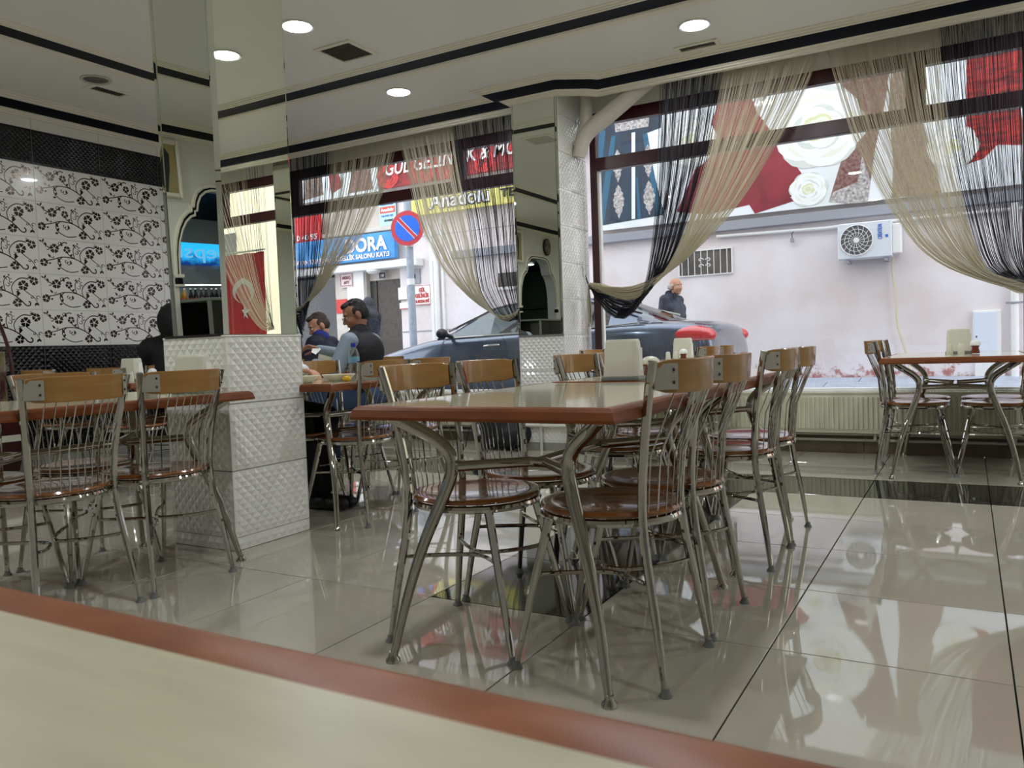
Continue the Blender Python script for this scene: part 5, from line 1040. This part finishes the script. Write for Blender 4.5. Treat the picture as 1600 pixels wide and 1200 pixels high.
def seated(lean=0.0, kn=.42, elbows=None):
    return dict(hip=(0, 0, .55), chest=(.04+lean, 0, .86), neck=(.06+lean*1.3, 0, 1.03), shl=(.05+lean, .19, .975), shr=(.05+lean, -.19, .975), ell=(.18, .24, .76), elr=(.18, -.24, .76), wrl=(.40, .1, .82), wrr=(.40, -.1, .82), knl=(kn, .11, .53), knr=(kn, -.11, .53), anl=(kn-.02, .12, .09), anr=(kn-.02, -.12, .09))
# diner in the black vest and glasses (local +x is world -x)
J = seated(.04); J.update(ell=(.16, .27, .78), wrl=(.20, .16, .80), elr=(.30, -.22, .87), wrr=(.50, -.08, .93))
J['wrl'] = (.36, .22, .82)
person('man in a black vest and glasses looking down at the table, blue grey sleeves', (-1.10, 3.10, 0), pi+.22, J, m_skin2, ((.125, .0, 1.185), .62, .42), [(J['wrl'], (1, -.2, .1), (0, .1, 1), .5, 1, 1.0), (J['wrr'], (.8, .35, .25), (.2, -.3, 1), .75, -1, 1.05)],
    [('shirt', m_shirt, [(J['shl'], .078, J['ell'], .060), (J['ell'], .060, Vector(J['wrl']), .042), (J['shr'], .075, J['elr'], .058), (J['elr'], .057, Vector(J['wrr']), .040), (J['neck'], .075, J['chest'], .13), (J['chest'], .14, J['hip'], .14), (Vector(J['neck'])+Vector((-.005, 0, .035)), .066, J['neck'], .07)], .012),
     ('vest', m_vest, [('e', (.045, 0, .90), (.130, .185, .15)), ('e', (.03, 0, .70), (.135, .175, .19)), (J['shl'], .068, J['neck'], .078), (J['shr'], .068, J['neck'], .078), (Vector(J['neck'])+Vector((-.02, 0, .02)), .075, J['chest'], .14)], .013),
     ('trousers', m_jean, [(J['hip'], .155, J['knl'], .085), (J['hip'], .155, J['knr'], .085), (J['knl'], .082, J['anl'], .06), (J['knr'], .082, J['anr'], .06)], .018), ('shoes', m_shoe, shoes(J), .014)], m_hairb, 'short', .006, True)
# man in the blue collar
J = seated(.05)
person('bearded man with a royal blue collar looking down, farther left than the man in glasses', (-2.24, 3.92, 0), pi+.35, J, m_skin, ((.13, 0, 1.155), .65, .5), [(J['wrl'], (1, -.2, 0), (0, 0, 1), .5, 1), (J['wrr'], (1, .2, 0), (0, 0, 1), .5, -1)],
    [('jacket', m_navyj, [(J['shl'], .09, J['ell'], .068), (J['ell'], .066, J['wrl'], .045), (J['shr'], .09, J['elr'], .068), (J['elr'], .066, J['wrr'], .045), (J['neck'], .085, J['chest'], .15), (J['chest'], .165, J['hip'], .15), (J['shl'], .085, J['neck'], .08), (J['shr'], .085, J['neck'], .08)], .013),
     ('collar', m_collar, [(Vector(J['neck'])+Vector((-.01, -.03, .03)), .068, Vector(J['neck'])+Vector((-.01, .03, .03)), .068), (J['neck'], .095, Vector(J['neck'])+Vector((.03, 0, -.03)), .10)], .01),
     ('trousers', m_trou, [(J['hip'], .15, J['knl'], .08), (J['hip'], .15, J['knr'], .08), (J['knl'], .08, J['anl'], .06), (J['knr'], .08, J['anr'], .06)], .018), ('shoes', m_shoe, shoes(J), .014)], m_hairbr, 'short', .008)
# diner hidden behind the column: forearm over the bowls, legs below
J = seated(.0); J.update(elr=(.06, -.25, .79), wrr=(.235, -.19, .875), ell=(.12, .22, .78), wrl=(.22, .15, .80), knl=(.40, .10, .52), knr=(.36, -.09, .50), anl=(.36, .10, .09), anr=(.34, .03, .09))
pt = person('diner mostly hidden by the column, dark trousers and shoe, fork hand above the bowls', (-.73, 1.60, 0), .12, J, m_skin, ((.09, 0, 1.17), .3, .4), [(J['wrr'], (.85, .15, -.42), (.45, -.4, .8), .95, -1), (J['wrl'], (1, -.2, -.1), (0, .2, 1), .5, 1)],
    [('sweater', mat('white_sweater', (214, 218, 224), .85), [(J['shl'], .085, J['ell'], .06), (J['ell'], .058, J['wrl'], .042), (J['shr'], .085, J['elr'], .06), (J['elr'], .058, Vector(J['elr']).lerp(Vector(J['wrr']), .7), .044), (J['neck'], .08, J['chest'], .14), (J['chest'], .15, J['hip'], .145), (J['shl'], .08, J['neck'], .075), (J['shr'], .08, J['neck'], .075)], .014),
     ('trousers', m_trou, [(J['hip'], .15, J['knl'], .085), (J['hip'], .15, J['knr'], .085), (J['knl'], .085, Vector(J['anl'])+Vector((0, 0, .03)), .065), (J['knr'], .085, Vector(J['anr'])+Vector((0, 0, .03)), .065)], .014), ('shoes', m_shoe, [(Vector(J['anl'])-Vector((.05, 0, .04)), .045, Vector(J['anl'])+Vector((.20, 0, -.052)), .034), (Vector(J['anr'])-Vector((.05, 0, .04)), .045, Vector(J['anr'])+Vector((.22, -.02, -.05)), .036)], .01)], m_hairb, 'short', .008)
t = thing('fork', 'steel fork held over the near bowl', 'fork', (-.265, 1.42, .80)); MB().tube([(-.06, .03, .09), (.02, 0, .03), (.07, -.02, .0)], [.004, .003, .005], 6, flat=.5).build('fork_handle', m_chrome, t, smooth=True)
for k in range(4): MB().tube([(.07, -.028+k*.006, .0), (.11, -.034+k*.007, -.018)], .0012, 4).build('tine', m_chrome, t)
MB().add([(-.02, -.03, .05), (.03, -.035, .03), (.04, .015, .07), (.0, .03, .095), (-.035, .0, .085), (.015, 0, .055)], [(0, 1, 5), (1, 2, 5), (2, 3, 5), (3, 4, 5), (4, 0, 5)]).build('napkin', m_paper, None, loc=(-1.60, 3.02, .86)); tag(bpy.data.objects['napkin'], 'crumpled white napkin held in the hand of the man with glasses', 'napkin')
# person in black at the left wall
J = seated(.0)
person('person in a black hooded coat by the tiled wall, half hidden by the column', (-2.78, 2.62, 0), pi*.72, J, m_skin2, ((.06, 0, 1.2), 0, .2), [(J['wrl'], (1, -.2, 0), (0, 0, 1), .5, 1), (J['wrr'], (1, .2, 0), (0, 0, 1), .5, -1)],
    [('coat', m_black, [(J['shl'], .11, J['ell'], .085), (J['ell'], .08, J['wrl'], .055), (J['shr'], .11, J['elr'], .085), (J['elr'], .08, J['wrr'], .055), (J['neck'], .11, J['chest'], .18), (J['chest'], .2, J['hip'], .2), (J['shl'], .11, J['neck'], .1), (J['shr'], .11, J['neck'], .1), ('e', (.0, 0, 1.20), (.15, .125, .16))], .016),
     ('trousers', m_trou, [(J['hip'], .15, J['knl'], .08), (J['hip'], .15, J['knr'], .08), (J['knl'], .08, J['anl'], .06), (J['knr'], .08, J['anr'], .06)], .02), ('shoes', m_shoe, shoes(J), .016)], None, 'short', .01)
# people in the street
def standing(): return dict(hip=(0, 0, .93), chest=(.01, 0, 1.28), neck=(.0, 0, 1.46), shl=(0, .18, 1.40), shr=(0, -.18, 1.40), ell=(-.05, .24, 1.12), elr=(-.02, -.24, 1.12), wrl=(.05, .25, .88), wrr=(.10, -.25, .88), knl=(.12, .09, .50), knr=(-.06, -.09, .50), anl=(.16, .09, .09), anr=(-.22, -.09, .12))
J = standing()
person('bald older man in a navy padded jacket walking past the pink wall outside', (-.80, 9.45, .07), -.2, J, m_skin, ((.075, 0, 1.60), -.25, .06), [(J['wrl'], (.1, 0, -1), (0, 1, 0), .4, 1), (J['wrr'], (.2, 0, -1), (0, -1, 0), .4, -1)],
    [('jacket', mat('padded_navy', (36, 42, 62), .6, bump=.4, bscale=20), [(J['shl'], .095, J['ell'], .075), (J['ell'], .07, J['wrl'], .05), (J['shr'], .095, J['elr'], .075), (J['elr'], .07, J['wrr'], .05), (J['neck'], .085, J['chest'], .16), (J['chest'], .17, J['hip'], .17), (J['shl'], .09, J['neck'], .08), (J['shr'], .09, J['neck'], .08)]+[((.03, -.12, z), .125, (.03, .12, z), .125) for z in (.98, 1.08, 1.18, 1.28)], .015),
     ('collar', m_navyj, [((-.02, -.035, 1.50), .060, (-.02, .035, 1.50), .060), ((.09, -.05, 1.40), .03, (.08, -.06, 1.5), .02)], .01),
     ('trousers', m_trou, [(J['hip'], .15, J['knl'], .09), (J['hip'], .15, J['knr'], .09), (J['knl'], .085, J['anl'], .06), (J['knr'], .085, J['anr'], .06)], .02), ('shoes', m_shoe, shoes(J), .016)], m_hairg, 'bald', .008)
J = standing(); J.update(ell=(.06, .22, 1.13), wrl=(.24, .08, 1.22), elr=(.06, -.22, 1.13), wrr=(.24, -.08, 1.22))
person('woman in a dark grey headscarf and navy coat walking past the brown door', (-5.96, 8.95, .09), pi, J, m_skin, ((.05, 0, 1.60), 0, .05), [(J['wrl'], (.6, -.4, .3), (0, 0, 1), .7, 1), (J['wrr'], (.6, .4, .3), (0, 0, 1), .7, -1)],
    [('coat', m_navyj, [(J['shl'], .09, J['ell'], .07), (J['ell'], .066, J['wrl'], .045), (J['shr'], .09, J['elr'], .07), (J['elr'], .066, J['wrr'], .045), (J['neck'], .085, J['chest'], .16), (J['chest'], .165, J['hip'], .18), (J['hip'], .18, (0, 0, .55), .2), (J['shl'], .09, J['neck'], .08), (J['shr'], .09, J['neck'], .08)], .016),
     ('headscarf', mat('grey_scarf', (62, 64, 72), .85), [('e', (.02, 0, 1.635), (.105, .092, .115)), ('e', (.0, 0, 1.52), (.09, .10, .10)), ('e', (-.05, 0, 1.45), (.09, .13, .09))], .01),
     ('trousers', m_trou, [((0, 0, .6), .14, J['knl'], .09), ((0, 0, .6), .14, J['knr'], .09), (J['knl'], .085, J['anl'], .06), (J['knr'], .085, J['anr'], .06)], .02), ('shoes', m_shoe, shoes(J), .016)], None, 'short', .01)
